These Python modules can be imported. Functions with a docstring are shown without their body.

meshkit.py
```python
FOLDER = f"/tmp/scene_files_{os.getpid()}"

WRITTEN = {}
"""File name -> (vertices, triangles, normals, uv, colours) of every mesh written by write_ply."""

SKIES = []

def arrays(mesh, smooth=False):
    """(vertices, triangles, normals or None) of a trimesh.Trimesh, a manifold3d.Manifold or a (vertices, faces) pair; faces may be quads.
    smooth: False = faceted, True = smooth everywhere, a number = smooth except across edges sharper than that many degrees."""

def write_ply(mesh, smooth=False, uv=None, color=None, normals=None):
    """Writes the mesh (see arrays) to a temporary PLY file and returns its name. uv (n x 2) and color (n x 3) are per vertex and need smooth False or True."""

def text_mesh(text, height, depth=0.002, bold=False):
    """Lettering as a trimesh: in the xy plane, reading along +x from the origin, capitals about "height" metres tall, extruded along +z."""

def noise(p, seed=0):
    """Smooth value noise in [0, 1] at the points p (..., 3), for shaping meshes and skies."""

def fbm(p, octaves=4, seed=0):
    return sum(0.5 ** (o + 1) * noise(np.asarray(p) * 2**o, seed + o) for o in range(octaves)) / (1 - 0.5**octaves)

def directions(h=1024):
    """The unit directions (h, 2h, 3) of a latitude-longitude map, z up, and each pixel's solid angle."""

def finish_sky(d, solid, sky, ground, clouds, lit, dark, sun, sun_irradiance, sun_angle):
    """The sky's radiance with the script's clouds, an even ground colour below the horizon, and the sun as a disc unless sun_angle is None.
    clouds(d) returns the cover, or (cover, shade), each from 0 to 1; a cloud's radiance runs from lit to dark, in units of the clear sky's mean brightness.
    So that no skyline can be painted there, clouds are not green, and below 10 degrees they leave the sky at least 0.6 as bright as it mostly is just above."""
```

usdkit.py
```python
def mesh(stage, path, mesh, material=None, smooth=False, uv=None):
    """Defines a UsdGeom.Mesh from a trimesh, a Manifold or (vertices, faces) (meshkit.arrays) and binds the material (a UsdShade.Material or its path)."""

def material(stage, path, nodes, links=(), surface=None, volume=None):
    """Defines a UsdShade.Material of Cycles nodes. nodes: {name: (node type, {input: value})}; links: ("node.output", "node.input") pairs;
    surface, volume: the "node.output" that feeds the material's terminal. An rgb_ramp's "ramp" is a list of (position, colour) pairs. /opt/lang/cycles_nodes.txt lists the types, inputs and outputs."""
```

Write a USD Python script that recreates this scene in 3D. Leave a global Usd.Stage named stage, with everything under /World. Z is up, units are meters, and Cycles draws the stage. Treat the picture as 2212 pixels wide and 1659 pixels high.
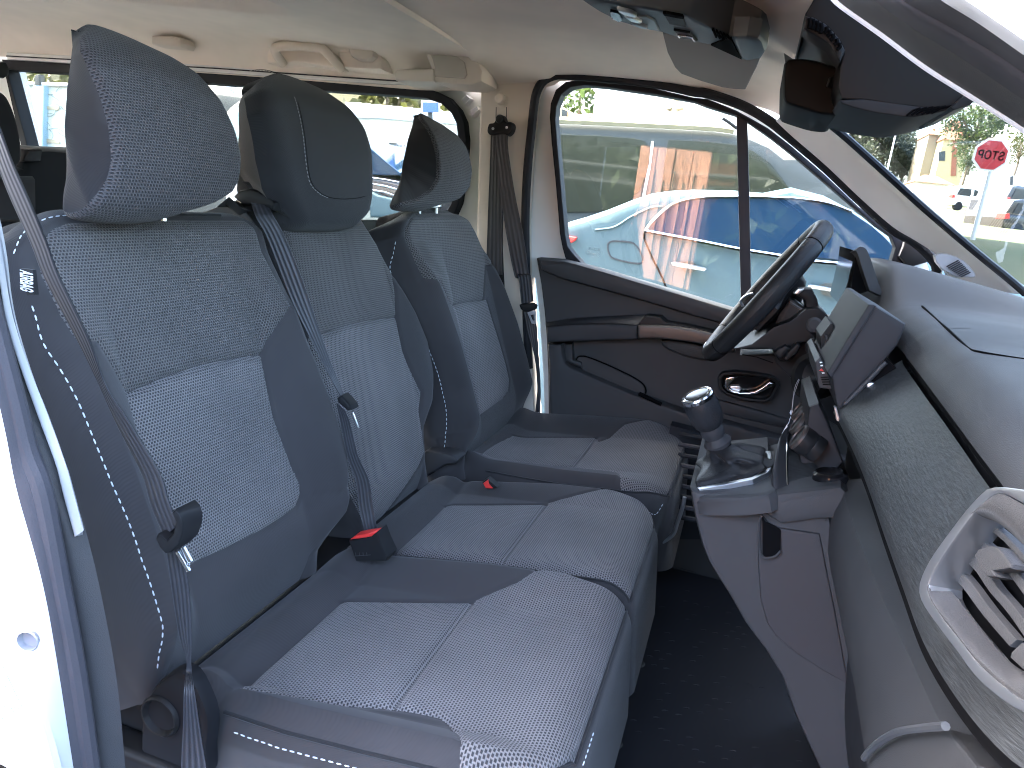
import math, numpy as np, trimesh, usdkit, meshkit
from pxr import Usd, UsdGeom, UsdLux, UsdShade, Gf, Sdf
from shapely.geometry import Polygon
stage = Usd.Stage.CreateInMemory()
UsdGeom.SetStageUpAxis(stage, UsdGeom.Tokens.z); UsdGeom.SetStageMetersPerUnit(stage, 1.0)
UsdGeom.Xform.Define(stage, '/World'); UsdGeom.Scope.Define(stage, '/World/Looks')
rng = np.random.default_rng(7)

# ---------------------------------------------------------------- camera, sky, sun, exposure
PW, PH, FL = 2212.0, 1659.0, 1609.0          # the photograph's width and height and its focal length, in the same units
EYE = 1.6                                    # camera height above the ground
EXPOSURE = 4.8
_y = np.array([1636 - PW/2, -(480 - PH/2), -FL]); _y /= np.linalg.norm(_y)
_h = np.array([2636 - PW/2, -(600 - PH/2), -FL])
_z = np.cross(_h, _y); _z /= np.linalg.norm(_z); _z *= np.sign(_z[1])
R = np.stack([np.cross(_y, _z), _y, _z], 1)  # columns: forward, across and up of the van, seen by the camera
cam = UsdGeom.Camera.Define(stage, '/World/camera')
cam.AddTransformOp().Set(Gf.Matrix4d(*R[0], 0, *R[1], 0, *R[2], 0, 0, 0, EYE, 1))
cam.CreateHorizontalApertureAttr(36.0); cam.CreateVerticalApertureAttr(27.0)
cam.CreateFocalLengthAttr(36.0*FL/PW); cam.CreateClippingRangeAttr(Gf.Vec2f(0.02, 500))
cam.CreateExposureAttr(EXPOSURE)
SUN = np.array([-0.60, 0.16, 0.78]); SUN /= np.linalg.norm(SUN)
_el, _rot = math.asin(SUN[2]), math.atan2(SUN[0], SUN[1])
skym = usdkit.material(stage, '/World/Looks/sky', {
    's': ('sky_texture', {'sky_type': 'single_scattering', 'sun_disc': False, 'sun_elevation': _el, 'sun_rotation': _rot, 'aerosol_density': 5.0}),
    'b': ('background_shader', {'strength': 0.13})}, [('s.color', 'b.color')], surface='b.background')
dome = UsdLux.DomeLight.Define(stage, '/World/sky')
UsdShade.MaterialBindingAPI.Apply(dome.GetPrim()).Bind(skym)
dome.GetPrim().SetCustomDataByKey('kind', 'structure')
sun = UsdLux.DistantLight.Define(stage, '/World/sun')
sun.CreateNormalizeAttr(True); sun.CreateIntensityAttr(1.25); sun.CreateAngleAttr(0.5); sun.CreateColorAttr(Gf.Vec3f(1, .95, .88))
_r = np.cross([0, 0, 1.0], SUN); _r /= np.linalg.norm(_r); _u = np.cross(SUN, _r)
sun.AddTransformOp().Set(Gf.Matrix4d(*_r, 0, *_u, 0, *SUN, 0, 0, 0, 30, 1))

# ---------------------------------------------------------------- sight lines: pixel of the photograph -> point of the place
def ray(p): return R.T @ np.array([p[0] - PW/2, -(p[1] - PH/2), -FL])
def aY(p, y): d = ray(p); return d*(y/d[1])
def aZ(p, z): d = ray(p); return d*(z/d[2])
def aX(p, x): d = ray(p); return d*(x/d[0])
def aP(p, p0, n): d = ray(p); return d*(np.dot(p0, n)/np.dot(d, n))
CR = dict(A1=(0, 0, .36161), A2=(728.5, 0, .36161), A3=(1456.9, 0, .36161), A4=(0, 514.2, .36161), A5=(728.5, 514.2, .36161), A6=(1456.9, 514.2, .36161),
          A7=(0, 1059.3, .36161), A8=(728.5, 1059.3, .36161), A9=(1456.9, 1059.3, .36161), B2=(1182.7, 171.4, .2583), B3=(1696.9, 0, .2583),
          B4=(1499.8, 445.7, .2583), B5=(1499.8, 771.3, .20667), D1=(0, 0, .217), D2=(471.4, 68.6, .2712), D3=(1199.8, 0, .2712),
          D4=(1011.3, 599.9, .29833), D5=(0, 1285.5, .24022), D6=(1799.8, 514.2, .20667), N=(0, 0, 1))
def Q(c, *pts): x, y, k = CR[c]; return [(x + k*a, y + k*b) for a, b in pts]
def onY(c, y, *pts): return np.array([aY(p, y) for p in Q(c, *pts)])
def onZ(c, z, *pts): return np.array([aZ(p, z) for p in Q(c, *pts)])
def onX(c, x, *pts): return np.array([aX(p, x) for p in Q(c, *pts)])
def onP(c, p0, n, *pts): return np.array([aP(p, p0, n) for p in Q(c, *pts)])

# ---------------------------------------------------------------- prims
used = {}
def fresh(path):
    k = used.get(path, -1) + 1; used[path] = k
    return path if k == 0 else f'{path}_{k:03d}'
def tag(prim, **kv):
    for k, v in kv.items():
        if v: prim.SetCustomDataByKey(k, v)
class Thing:
    def __init__(s, name, label, category, base, group=None):
        s.path = fresh('/World/' + name); s.base = np.array(base, float)
        x = UsdGeom.Xform.Define(stage, s.path); x.AddTranslateOp().Set(Gf.Vec3d(*(s.base + [0, 0, EYE])))
        tag(x.GetPrim(), label=label, category=category, group=group)
    def part(s, name, mesh, mat, smooth=30, uv=None, parent=None, label=None, kind=None):
        path = fresh((parent or s.path) + '/' + name)
        v, f = vf(mesh)
        m = usdkit.mesh(stage, path, (v - s.base, f), mat, smooth=(True if uv is not None else smooth), uv=uv)
        tag(m.GetPrim(), label=label, kind=kind)
        return path
def solo(name, mesh, mat, label=None, category=None, group=None, kind=None, smooth=30, uv=None):
    path = fresh('/World/' + name); v, f = vf(mesh); base = np.array([*v.mean(0)[:2], v[:, 2].min()])
    if kind == 'structure': base = np.zeros(3)
    m = usdkit.mesh(stage, path, (v - base, f), mat, smooth=(True if uv is not None else smooth), uv=uv)
    m.AddTranslateOp().Set(Gf.Vec3d(*(base + [0, 0, EYE])))
    tag(m.GetPrim(), label=label, category=category, group=group, kind=kind)
    return path
def vf(m):
    if hasattr(m, 'to_mesh'): m = m.to_mesh(); return np.array(m.vert_properties[:, :3], float), np.array(m.tri_verts, int)
    if isinstance(m, trimesh.Trimesh): return np.array(m.vertices, float), np.array(m.faces, int)
    v, f = np.asarray(m[0], float), np.asarray(m[1], int)
    if f.shape[1] == 4: f = np.vstack([f[:, [0, 1, 2]], f[:, [0, 2, 3]]])
    return v, f
def join(*ms):
    V, Fc, n = [], [], 0
    for m in ms:
        v, f = vf(m); V.append(v); Fc.append(f + n); n += len(v)
    return np.vstack(V), np.vstack(Fc)

# ---------------------------------------------------------------- shapes
def unit(v): v = np.asarray(v, float); return v/(np.linalg.norm(v, axis=-1, keepdims=True) + 1e-12)
def grid(P, closed=False, flip=False):
    P = np.asarray(P, float); a, b = P.shape[:2]
    i, j = np.meshgrid(np.arange(a - 1), np.arange(b if closed else b - 1), indexing='ij'); k = (j + 1) % b
    q = np.stack([i*b + j, i*b + k, (i + 1)*b + k, (i + 1)*b + j], -1).reshape(-1, 4)
    if flip: q = q[:, ::-1]
    return P.reshape(-1, 3), np.vstack([q[:, [0, 1, 2]], q[:, [0, 2, 3]]])
def resample(p, n, closed=False):
    p = np.asarray(p, float)
    if closed: p = np.vstack([p, p[:1]])
    d = np.r_[0, np.cumsum(np.linalg.norm(np.diff(p, axis=0), axis=1))]
    t = np.linspace(0, d[-1], n + 1)[:-1] if closed else np.linspace(0, d[-1], n)
    return np.stack([np.interp(t, d, p[:, k]) for k in range(p.shape[1])], 1)
def spline(p, n, closed=False):
    p = np.asarray(p, float); m = len(p)
    g = np.vstack([p[-2:], p, p[:3]]) if closed else np.vstack([2*p[0] - p[1], p, 2*p[-1] - p[-2]])
    off = 2 if closed else 1; out = []
    for i in range(m if closed else m - 1):
        a, b, c, d = g[i + off - 1], g[i + off], g[i + off + 1], g[i + off + 2]
        for t in np.linspace(0, 1, 9)[:-1]:
            out.append(.5*((2*b) + (c - a)*t + (2*a - 5*b + 4*c - d)*t*t + (3*b - a - 3*c + d)*t**3))
    if not closed: out.append(p[-1])
    return resample(out, n, closed)
def tube(p, r, sides=8, closed=False, caps=True, flat=None):
    p = np.asarray(p, float); n = len(p); r = np.broadcast_to(r, (n,))
    t = unit(np.roll(p, -1, 0) - np.roll(p, 1, 0)) if closed else unit(np.gradient(p, axis=0))
    a = np.cross(t[0], [0, 0, 1.0] if abs(t[0][2]) < .9 else [1.0, 0, 0]); A = []
    for k in range(n):
        a = unit(a - t[k]*np.dot(a, t[k])); A.append(a)
    A = np.array(A); B = np.cross(t, A); th = np.arange(sides)*2*np.pi/sides
    V = p[:, None] + r[:, None, None]*(np.cos(th)[None, :, None]*A[:, None] + np.sin(th)[None, :, None]*B[:, None])
    if closed: V = np.concatenate([V, V[:1]])
    v, f = grid(V, closed=True)
    if caps and not closed:
        m = len(v); v = np.vstack([v, p[0], p[-1]]); k = np.arange(sides); l = (k + 1) % sides
        f = np.vstack([f, np.stack([k*0 + m, l, k], 1), np.stack([k*0 + m + 1, (n - 1)*sides + k, (n - 1)*sides + l], 1)])
    return v, f
def cyl(a, b, r0, r1=None, sides=24, bev=0):
    a, b = np.asarray(a, float), np.asarray(b, float); r1 = r0 if r1 is None else r1
    return lathe(a, b - a, [(0, 0), (r0 - bev, 0), (r0, bev), (r1, np.linalg.norm(b - a) - bev), (r1 - bev, np.linalg.norm(b - a)), (0, np.linalg.norm(b - a))], sides)
def lathe(o, axis, prof, sides=24):
    z = unit(axis); x = unit(np.cross(z, [0, 0, 1.0] if abs(z[2]) < .9 else [1.0, 0, 0])); y = np.cross(z, x); th = np.arange(sides)*2*np.pi/sides
    return grid(np.array([np.asarray(o, float) + z*h + r*(np.cos(th)[:, None]*x + np.sin(th)[:, None]*y) for r, h in prof]), closed=True)
def frame_box(o, ax, ay, az, size, r=0.0):
    import manifold3d as m3
    s = np.asarray(size, float)/2; M = np.stack([unit(ax), unit(ay), unit(az)], 1)
    if r <= 0:
        m = trimesh.creation.box(2*s); v, f = np.array(m.vertices), np.array(m.faces)
    else:
        b = m3.Manifold.sphere(r, 12); c = [b.translate([sx*(s[0] - r), sy*(s[1] - r), sz*(s[2] - r)]) for sx in (-1, 1) for sy in (-1, 1) for sz in (-1, 1)]
        v, f = vf(m3.Manifold.batch_hull(c))
    return v @ M.T + np.asarray(o, float), f
def rbox(lo, hi, r=0.0): lo, hi = np.array(lo, float), np.array(hi, float); return frame_box((lo + hi)/2, [1, 0, 0], [0, 1, 0], [0, 0, 1], hi - lo, r)
def _inset(ring, d):
    a, b = ring - np.roll(ring, 1, 0), np.roll(ring, -1, 0) - ring
    a, b = unit(a), unit(b); na, nb = np.stack([-a[:, 1], a[:, 0]], 1), np.stack([-b[:, 1], b[:, 0]], 1)
    m = unit(na + nb); c = np.clip((m*na).sum(1), .6, 1)
    return ring + m*(d/c)[:, None]
def prism(pts, ext, bev=0.0, holes=(), sm=0, bow=None):
    """A flat outline in space, front face where the outline lies, pushed back along ext; the front edge is rounded by bev."""
    pts = np.asarray(pts, float)
    if sm: pts = spline(pts, sm, True)
    ext = np.asarray(ext, float); n = unit(ext); h = np.linalg.norm(ext)
    u = unit(pts[1] - pts[0]); 
    u = unit(np.cross(n, [0.123, .456, .789])); w = np.cross(n, u); o = pts.mean(0)
    two = lambda q: np.stack([(q - o) @ u, (q - o) @ w], 1)
    rings = [two(pts)] + [two(spline(np.asarray(q, float), sm, True) if sm else np.asarray(q, float)) for q in holes]
    area = lambda r: .5*np.sum(r[:, 0]*np.roll(r[:, 1], -1) - np.roll(r[:, 0], -1)*r[:, 1])
    rings = [r if (area(r) > 0) == (k == 0) else r[::-1] for k, r in enumerate(rings)]
    zz = [np.mean((pts - o) @ n)]
    def sound(b):
        a = Polygon(_inset(rings[0], b))
        return a.is_valid and all(a.contains(Polygon(_inset(r, b))) for r in rings[1:])
    while bev > 2e-4 and not sound(bev): bev *= .7
    lay = [(bev, 0.0), (bev*.3, bev*.3), (0.0, bev), (0.0, h)] if bev > 0 else [(0.0, 0.0), (0.0, h)]
    V, Fc, k0 = [], [], 0
    caps = []
    for r in rings:
        L = []
        for ins, z in lay:
            q = _inset(r, ins) if ins else r
            L.append(o + q[:, :1]*u + q[:, 1:]*w + n*z)
        v, f = grid(np.array(L), closed=True); caps.append((_inset(r, lay[0][0]) if bev > 0 else r, k0, len(r)))
        V.append(v); Fc.append(f + k0); k0 += len(v)
    import manifold3d as m3
    t = m3.triangulate([c[0] for c in caps])
    idx = np.concatenate([np.arange(c[1], c[1] + c[2]) for c in caps]); back = np.concatenate([np.arange(c[1] + (len(lay) - 1)*c[2], c[1] + len(lay)*c[2]) for c in caps])
    t = np.asarray(t, int)
    return np.vstack(V), np.vstack(Fc + [idx[t][:, ::-1], back[t]])
def pY(c, y, depth, *pts, bev=0.0, sm=0, holes=()):
    return prism(onY(c, y, *pts), [0, depth, 0], bev, holes, sm)
def loft(curves, n=40, smooth=True, m=None):
    C = [spline(c, n) if smooth and len(c) > 2 else resample(c, n) for c in curves]
    C = np.array(C)
    if m: C = np.stack([spline(C[:, k], m) for k in range(C.shape[1])], 1)
    return grid(C)
def shell(P, t, flip=False):
    """Thickens a sheet of points by t."""
    P = np.asarray(P, float); gu, gv = np.gradient(P, axis=0), np.gradient(P, axis=1); N = unit(np.cross(gu, gv))
    if flip: N = -N
    a, b = P.shape[:2]; K = P - N*t
    edge = lambda A: np.concatenate([A[0, :], A[1:, -1], A[-1, -2::-1], A[-2:0:-1, 0]])
    return join(grid(P, flip=flip), grid(K, flip=not flip), grid(np.stack([edge(P), edge(K)]), closed=True, flip=not flip))
def ribbon(path, wdir, w, t=.0014):
    p = np.asarray(path, float); n = len(p); d = unit(np.broadcast_to(wdir, (n, 3))); tn = unit(np.gradient(p, axis=0)); d = unit(d - tn*(d*tn).sum(1)[:, None])
    nn = np.cross(tn, d); w = np.broadcast_to(w, (n,))[:, None]
    c = np.stack([p - d*w/2 - nn*t/2, p + d*w/2 - nn*t/2, p + d*w/2 + nn*t/2, p - d*w/2 + nn*t/2], 1)
    v, f = grid(c, closed=True); uv = np.tile([[0, 0], [1, 0], [1, 0], [0, 0.0]], (n, 1))
    return (v, f), uv
def band(L, Rr, n=60, t=.0012):
    """A strap between its two edges."""
    L, Rr = spline(L, n), spline(Rr, n)
    d = unit(Rr - L); tn = unit(np.gradient((L + Rr)/2, axis=0)); nn = np.cross(tn, d)*t
    v, f = grid(np.stack([L - nn, Rr - nn, Rr + nn, L + nn], 1), closed=True)
    return (v, f), np.tile([[0, 0], [1, 0], [1, 0], [0, 0.0]], (n, 1))
def dashes(p, step=.011, ln=.0068, r=.0011, up=None):
    p = np.asarray(p, float); d = np.r_[0, np.cumsum(np.linalg.norm(np.diff(p, axis=0), axis=1))]; out = []
    for s in np.arange(0, d[-1] - ln, step):
        a, b = (np.array([np.interp(x, d, p[:, k]) for k in range(3)]) for x in (s, s + ln))
        out.append(tube(np.array([a, a*.8 + b*.2, a*.2 + b*.8, b]), [r*.35, r, r, r*.35], 5))
    return join(*out)

# ---------------------------------------------------------------- materials
def mat(name, nodes, links, surface='p.BSDF'): return usdkit.material(stage, fresh('/World/Looks/' + name), nodes, links, surface=surface)
def plain(name, col, rough=.5, metal=0, grain=0, gscale=900, var=.0, vscale=6, spec=.5, coat=0, sheen=0):
    n = {'p': ('principled_bsdf', {'base_color': col, 'roughness': rough, 'metallic': metal, 'specular_ior_level': spec, 'coat_weight': coat, 'coat_roughness': .08, 'sheen_weight': sheen})}
    l = []
    if var or grain: n['t'] = ('texture_coordinate', {})
    if var:
        n['v'] = ('noise_texture', {'scale': vscale, 'detail': 5})
        n['r'] = ('rgb_ramp', {'ramp': [(.3, tuple(c*(1 - var) for c in col)), (.7, tuple(min(1, c*(1 + var)) for c in col))]})
        l += [('t.object', 'v.vector'), ('v.fac', 'r.fac'), ('r.color', 'p.base_color')]
        n['rr'] = ('map_range', {'from_min': .3, 'from_max': .7, 'to_min': max(.03, rough - .07), 'to_max': rough + .07}); l += [('v.fac', 'rr.value'), ('rr.result', 'p.roughness')]
    if grain:
        n['g'] = ('noise_texture', {'scale': gscale, 'detail': 2}); n['b'] = ('bump', {'strength': grain, 'distance': .001})
        l += [('t.object', 'g.vector'), ('g.fac', 'b.height'), ('b.normal', 'p.normal')]
    return mat(name, n, l)
def weave(name, light, dark, pu=.0046, pv=.0040, strength=.8):
    n = {'t': ('texture_coordinate', {}), 'm': ('mapping', {'scale': (1/pu, 1/pv, 1)}),
         'w': ('noise_texture', {'scale': 14, 'detail': 2}), 'wa': ('mix_vector', {'fac': .0016}),
         'br': ('brick_texture', {'scale': 1.0, 'brick_width': 1.0, 'row_height': 1.0, 'mortar_size': .27, 'mortar_smooth': .7, 'color1': dark, 'color2': tuple(c*.8 for c in dark), 'mortar': light, 'bias': 0.0}),
         'fn': ('noise_texture', {'scale': 1500, 'detail': 1}), 'big': ('noise_texture', {'scale': 7, 'detail': 3}),
         'vr': ('map_range', {'from_min': .3, 'from_max': .7, 'to_min': .86, 'to_max': 1.12}), 'mx': ('mix', {'mix_type': 'multiply', 'fac': 1.0}),
         'cc': ('combine_color', {}), 'ad': ('math', {'math_type': 'multiply_add', 'value2': .25}),
         'b': ('bump', {'strength': strength, 'distance': .0016}), 'p': ('principled_bsdf', {'roughness': .92, 'specular_ior_level': .2, 'sheen_weight': .15})}
    l = [('t.UV', 'm.vector'), ('m.vector', 'br.vector'), ('t.object', 'fn.vector'), ('t.object', 'big.vector'), ('big.fac', 'vr.value'), ('vr.result', 'cc.r'), ('vr.result', 'cc.g'), ('vr.result', 'cc.b'),
         ('br.color', 'mx.color1'), ('cc.color', 'mx.color2'), ('mx.color', 'p.base_color'), ('fn.fac', 'ad.value1'), ('br.fac', 'ad.value3'), ('ad.value', 'b.height'), ('b.normal', 'p.normal')]
    del n['w'], n['wa']
    return mat(name, n, l)
def cloth(name, col):
    n = {'t': ('texture_coordinate', {}), 'm': ('mapping', {'scale': (700, 700, 700)}), 'wv': ('wave_texture', {'scale': .55, 'bands_direction': 'diagonal', 'distortion': .6}),
         'g': ('noise_texture', {'scale': 5, 'detail': 4}), 'r': ('rgb_ramp', {'ramp': [(.3, tuple(c*.85 for c in col)), (.7, tuple(c*1.18 for c in col))]}),
         'b': ('bump', {'strength': .35, 'distance': .0008}), 'p': ('principled_bsdf', {'roughness': .88, 'specular_ior_level': .25, 'sheen_weight': .12})}
    return mat(name, n, [('t.UV', 'm.vector'), ('m.vector', 'wv.vector'), ('t.object', 'g.vector'), ('g.fac', 'r.fac'), ('r.color', 'p.base_color'), ('wv.fac', 'b.height'), ('b.normal', 'p.normal')])
def pane(name, tint, base=.05, graze=.9):
    n = {'lw': ('layer_weight', {'blend': .5}), 'pw': ('math', {'math_type': 'power', 'value2': 5.0}), 'ma': ('math', {'math_type': 'multiply_add', 'value2': graze - base, 'value3': base}),
         't': ('transparent_bsdf', {'color': tint}), 'g': ('glossy_bsdf', {'roughness': 0.0, 'color': (.95, .97, 1)}), 'm': ('mix_closure', {})}
    return mat(name, n, [('lw.facing', 'pw.value1'), ('pw.value', 'ma.value1'), ('ma.value', 'm.fac'), ('t.BSDF', 'm.closure1'), ('g.BSDF', 'm.closure2')], 'm.closure')
M = {}
M['cloth'] = cloth('charcoal_cloth', (.036, .0335, .0345))
M['cloth_side'] = cloth('headrest_cloth', (.019, .0185, .0205))
M['cloth_black'] = cloth('black_cloth', (.013, .0128, .0138))
M['weave'] = weave('grey_weave', (.19, .177, .172), (.042, .040, .042))
M['weave_up'] = weave('dark_grey_weave', (.112, .103, .099), (.034, .032, .032))
M['weave_top_shaded'] = weave('headrest_weave_shaded', (.060, .055, .056), (.020, .019, .020))  # less sky light on the headrests is put into this darker weave
M['plastic'] = plain('charcoal_plastic', (.027, .027, .029), .55, spec=.3, grain=.35, gscale=1400, var=.06)
M['plastic_soft'] = plain('slate_plastic', (.037, .0368, .0385), .58, spec=.3, grain=.4, gscale=1200, var=.05)
M['plastic_dark'] = plain('dark_plastic', (.016, .0155, .0175), .55, spec=.25, grain=.3, gscale=1400)
M['black'] = plain('black_plastic', (.0075, .0075, .008), .5, spec=.22, grain=.1, gscale=1500)
M['gloss'] = plain('gloss_black', (.006, .006, .007), .14, spec=.35)
M['rubber'] = plain('rubber', (.017, .018, .022), .65, spec=.2, grain=.3, gscale=500)
M['rubber_grey'] = plain('grey_rubber', (.034, .033, .039), .6, spec=.25, grain=.3, gscale=500)
M['void'] = plain('dark_void', (.003, .003, .0035), .9, spec=.05)
M['chrome'] = plain('chrome', (.75, .76, .78), .12, 1)
M['satin'] = plain('satin_metal', (.55, .56, .58), .32, 1)
M['bronze'] = plain('bronze_trim', (.06, .05, .044), .4, .4)
M['lining'] = plain('roof_cloth', (.75, .675, .595), .95, grain=.5, gscale=420, var=.05, vscale=9, spec=.2)
M['trim_beige'] = plain('beige_trim', (.60, .535, .465), .6, grain=.3, gscale=900, var=.03)
M['trim_grey'] = plain('pale_grey_trim', (.55, .56, .60), .5, grain=.3, gscale=900)
M['visor'] = plain('visor_grey', (.24, .235, .23), .8, grain=.3, gscale=700)
M['paint'] = plain('white_paint', (.70, .70, .69), .28, coat=.6)
M['jamb_paint_dimmed'] = plain('jamb_paint_dimmed', (.40, .41, .42), .4)  # white body paint, darkened to offset the strong light on the jamb
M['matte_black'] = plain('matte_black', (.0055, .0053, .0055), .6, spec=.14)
M['edge_paint_dimmed'] = plain('edge_paint_dimmed', (.24, .245, .25), .4)  # white edge, its colour lowered so bright light does not wash it out
M['thread_dim'] = plain('grey_thread', (.30, .30, .305), .8)
M['red'] = plain('red_button', (.62, .035, .03), .4)
M['leather'] = plain('black_leather', (.012, .012, .013), .45, spec=.3, grain=.6, gscale=420)
M['thread'] = plain('pale_thread', (.62, .66, .72), .8)
M['print'] = plain('white_print', (.7, .7, .7), .7)
M['glass'] = pane('door_glass', (.74, .765, .75), .035)
M['rear_glass'] = pane('rear_glass', (.62, .64, .62), .05)
M['screen_glass'] = pane('windscreen_glass', (.30, .315, .31), .02, .25)
def mat_belt():
    n = {'t': ('texture_coordinate', {}), 's': ('separate_xyz', {}), 'm': ('math', {'math_type': 'multiply', 'value2': 4*2*math.pi}), 'c': ('math', {'math_type': 'cosine'}),
         'r': ('rgb_ramp', {'ramp': [(0, (.012, .012, .014)), (.55, (.022, .022, .025)), (1, (.04, .04, .046))]}), 'mr': ('map_range', {'from_min': -1, 'from_max': 1}),
         'b': ('bump', {'strength': .5, 'distance': .0015}), 'p': ('principled_bsdf', {'roughness': .45, 'specular_ior_level': .45})}
    return mat('belt_webbing', n, [('t.UV', 's.vector'), ('s.x', 'm.value1'), ('m.value', 'c.value1'), ('c.value', 'mr.value'), ('mr.result', 'r.fac'), ('r.color', 'p.base_color'), ('mr.result', 'b.height'), ('b.normal', 'p.normal')])
M['belt'] = mat_belt()
def mat_decor():
    n = {'t': ('texture_coordinate', {}), 'm': ('mapping', {'scale': (60, 60, 420)}), 'g': ('noise_texture', {'scale': 1.0, 'detail': 4, 'roughness': .6}),
         'r': ('rgb_ramp', {'ramp': [(.35, (.011, .0120, .0128)), (.65, (.025, .027, .0285))]}), 'b': ('bump', {'strength': .45, 'distance': .002}), 'p': ('principled_bsdf', {'roughness': .55, 'specular_ior_level': .4})}
    return mat('brushed_decor', n, [('t.object', 'm.vector'), ('m.vector', 'g.vector'), ('g.fac', 'r.fac'), ('r.color', 'p.base_color'), ('g.fac', 'b.height'), ('b.normal', 'p.normal')])
M['decor'] = mat_decor()
# ---------------------------------------------------------------- upholstery
RA = math.radians(20.7); BP = np.array([-.703, .838, -.29]); BN = np.array([math.cos(RA), 0, math.sin(RA)]); BV = np.array([-math.sin(RA), 0, math.cos(RA)])
CA = math.radians(7); CP = np.array([-.308, .838, -.616]); CN = np.array([-math.sin(CA), 0, math.cos(CA)]); CU = np.array([math.cos(CA), 0, math.sin(CA)])
def back(c, n, *pts): return [(q[1], (q - BP) @ BV) for q in onP(c, BP + BN*n, BN, *pts)]
def cush(c, n, *pts): return [(q[1], (q - CP) @ CU) for q in onP(c, CP + CN*n, CN, *pts)]
def profile(kind, v0, v1, r, T, ds=.005, n0=0.0):
    """Rows of a pad: front line, line at its back, outward normal, running length."""
    k = max(2, int((v1 - r - v0)/ds)); v = np.linspace(v0, v1 - r, k)
    th = np.linspace(0, math.pi/2, 15)[1:]
    Fv = np.r_[v, v1 - r + r*np.sin(th)]; Fn = np.r_[v*0, -r + r*np.cos(th)]; Nv = np.r_[v*0, np.sin(th)]; Nn = np.r_[v*0 + 1, np.cos(th)]; s = np.r_[v, v1 - r + r*th]
    Bv_, Bn_ = np.minimum(Fv, v1 - r), Fn*0 - T
    if T > r + .002:
        dn = np.arange(-r - ds*2, -T + .004, -ds*2)
        Fv = np.r_[Fv, dn*0 + v1]; Fn = np.r_[Fn, dn]; Nv = np.r_[Nv, dn*0 + 1]; Nn = np.r_[Nn, dn*0]; s = np.r_[s, s[-1] - (dn + r)]
        Bv_, Bn_ = np.r_[Bv_, dn*0 + v1 - r], np.r_[Bn_, dn*0 - T]
    return Fv, Fn + n0, Nv, Nn, Bv_, Bn_ + n0, s
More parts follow.
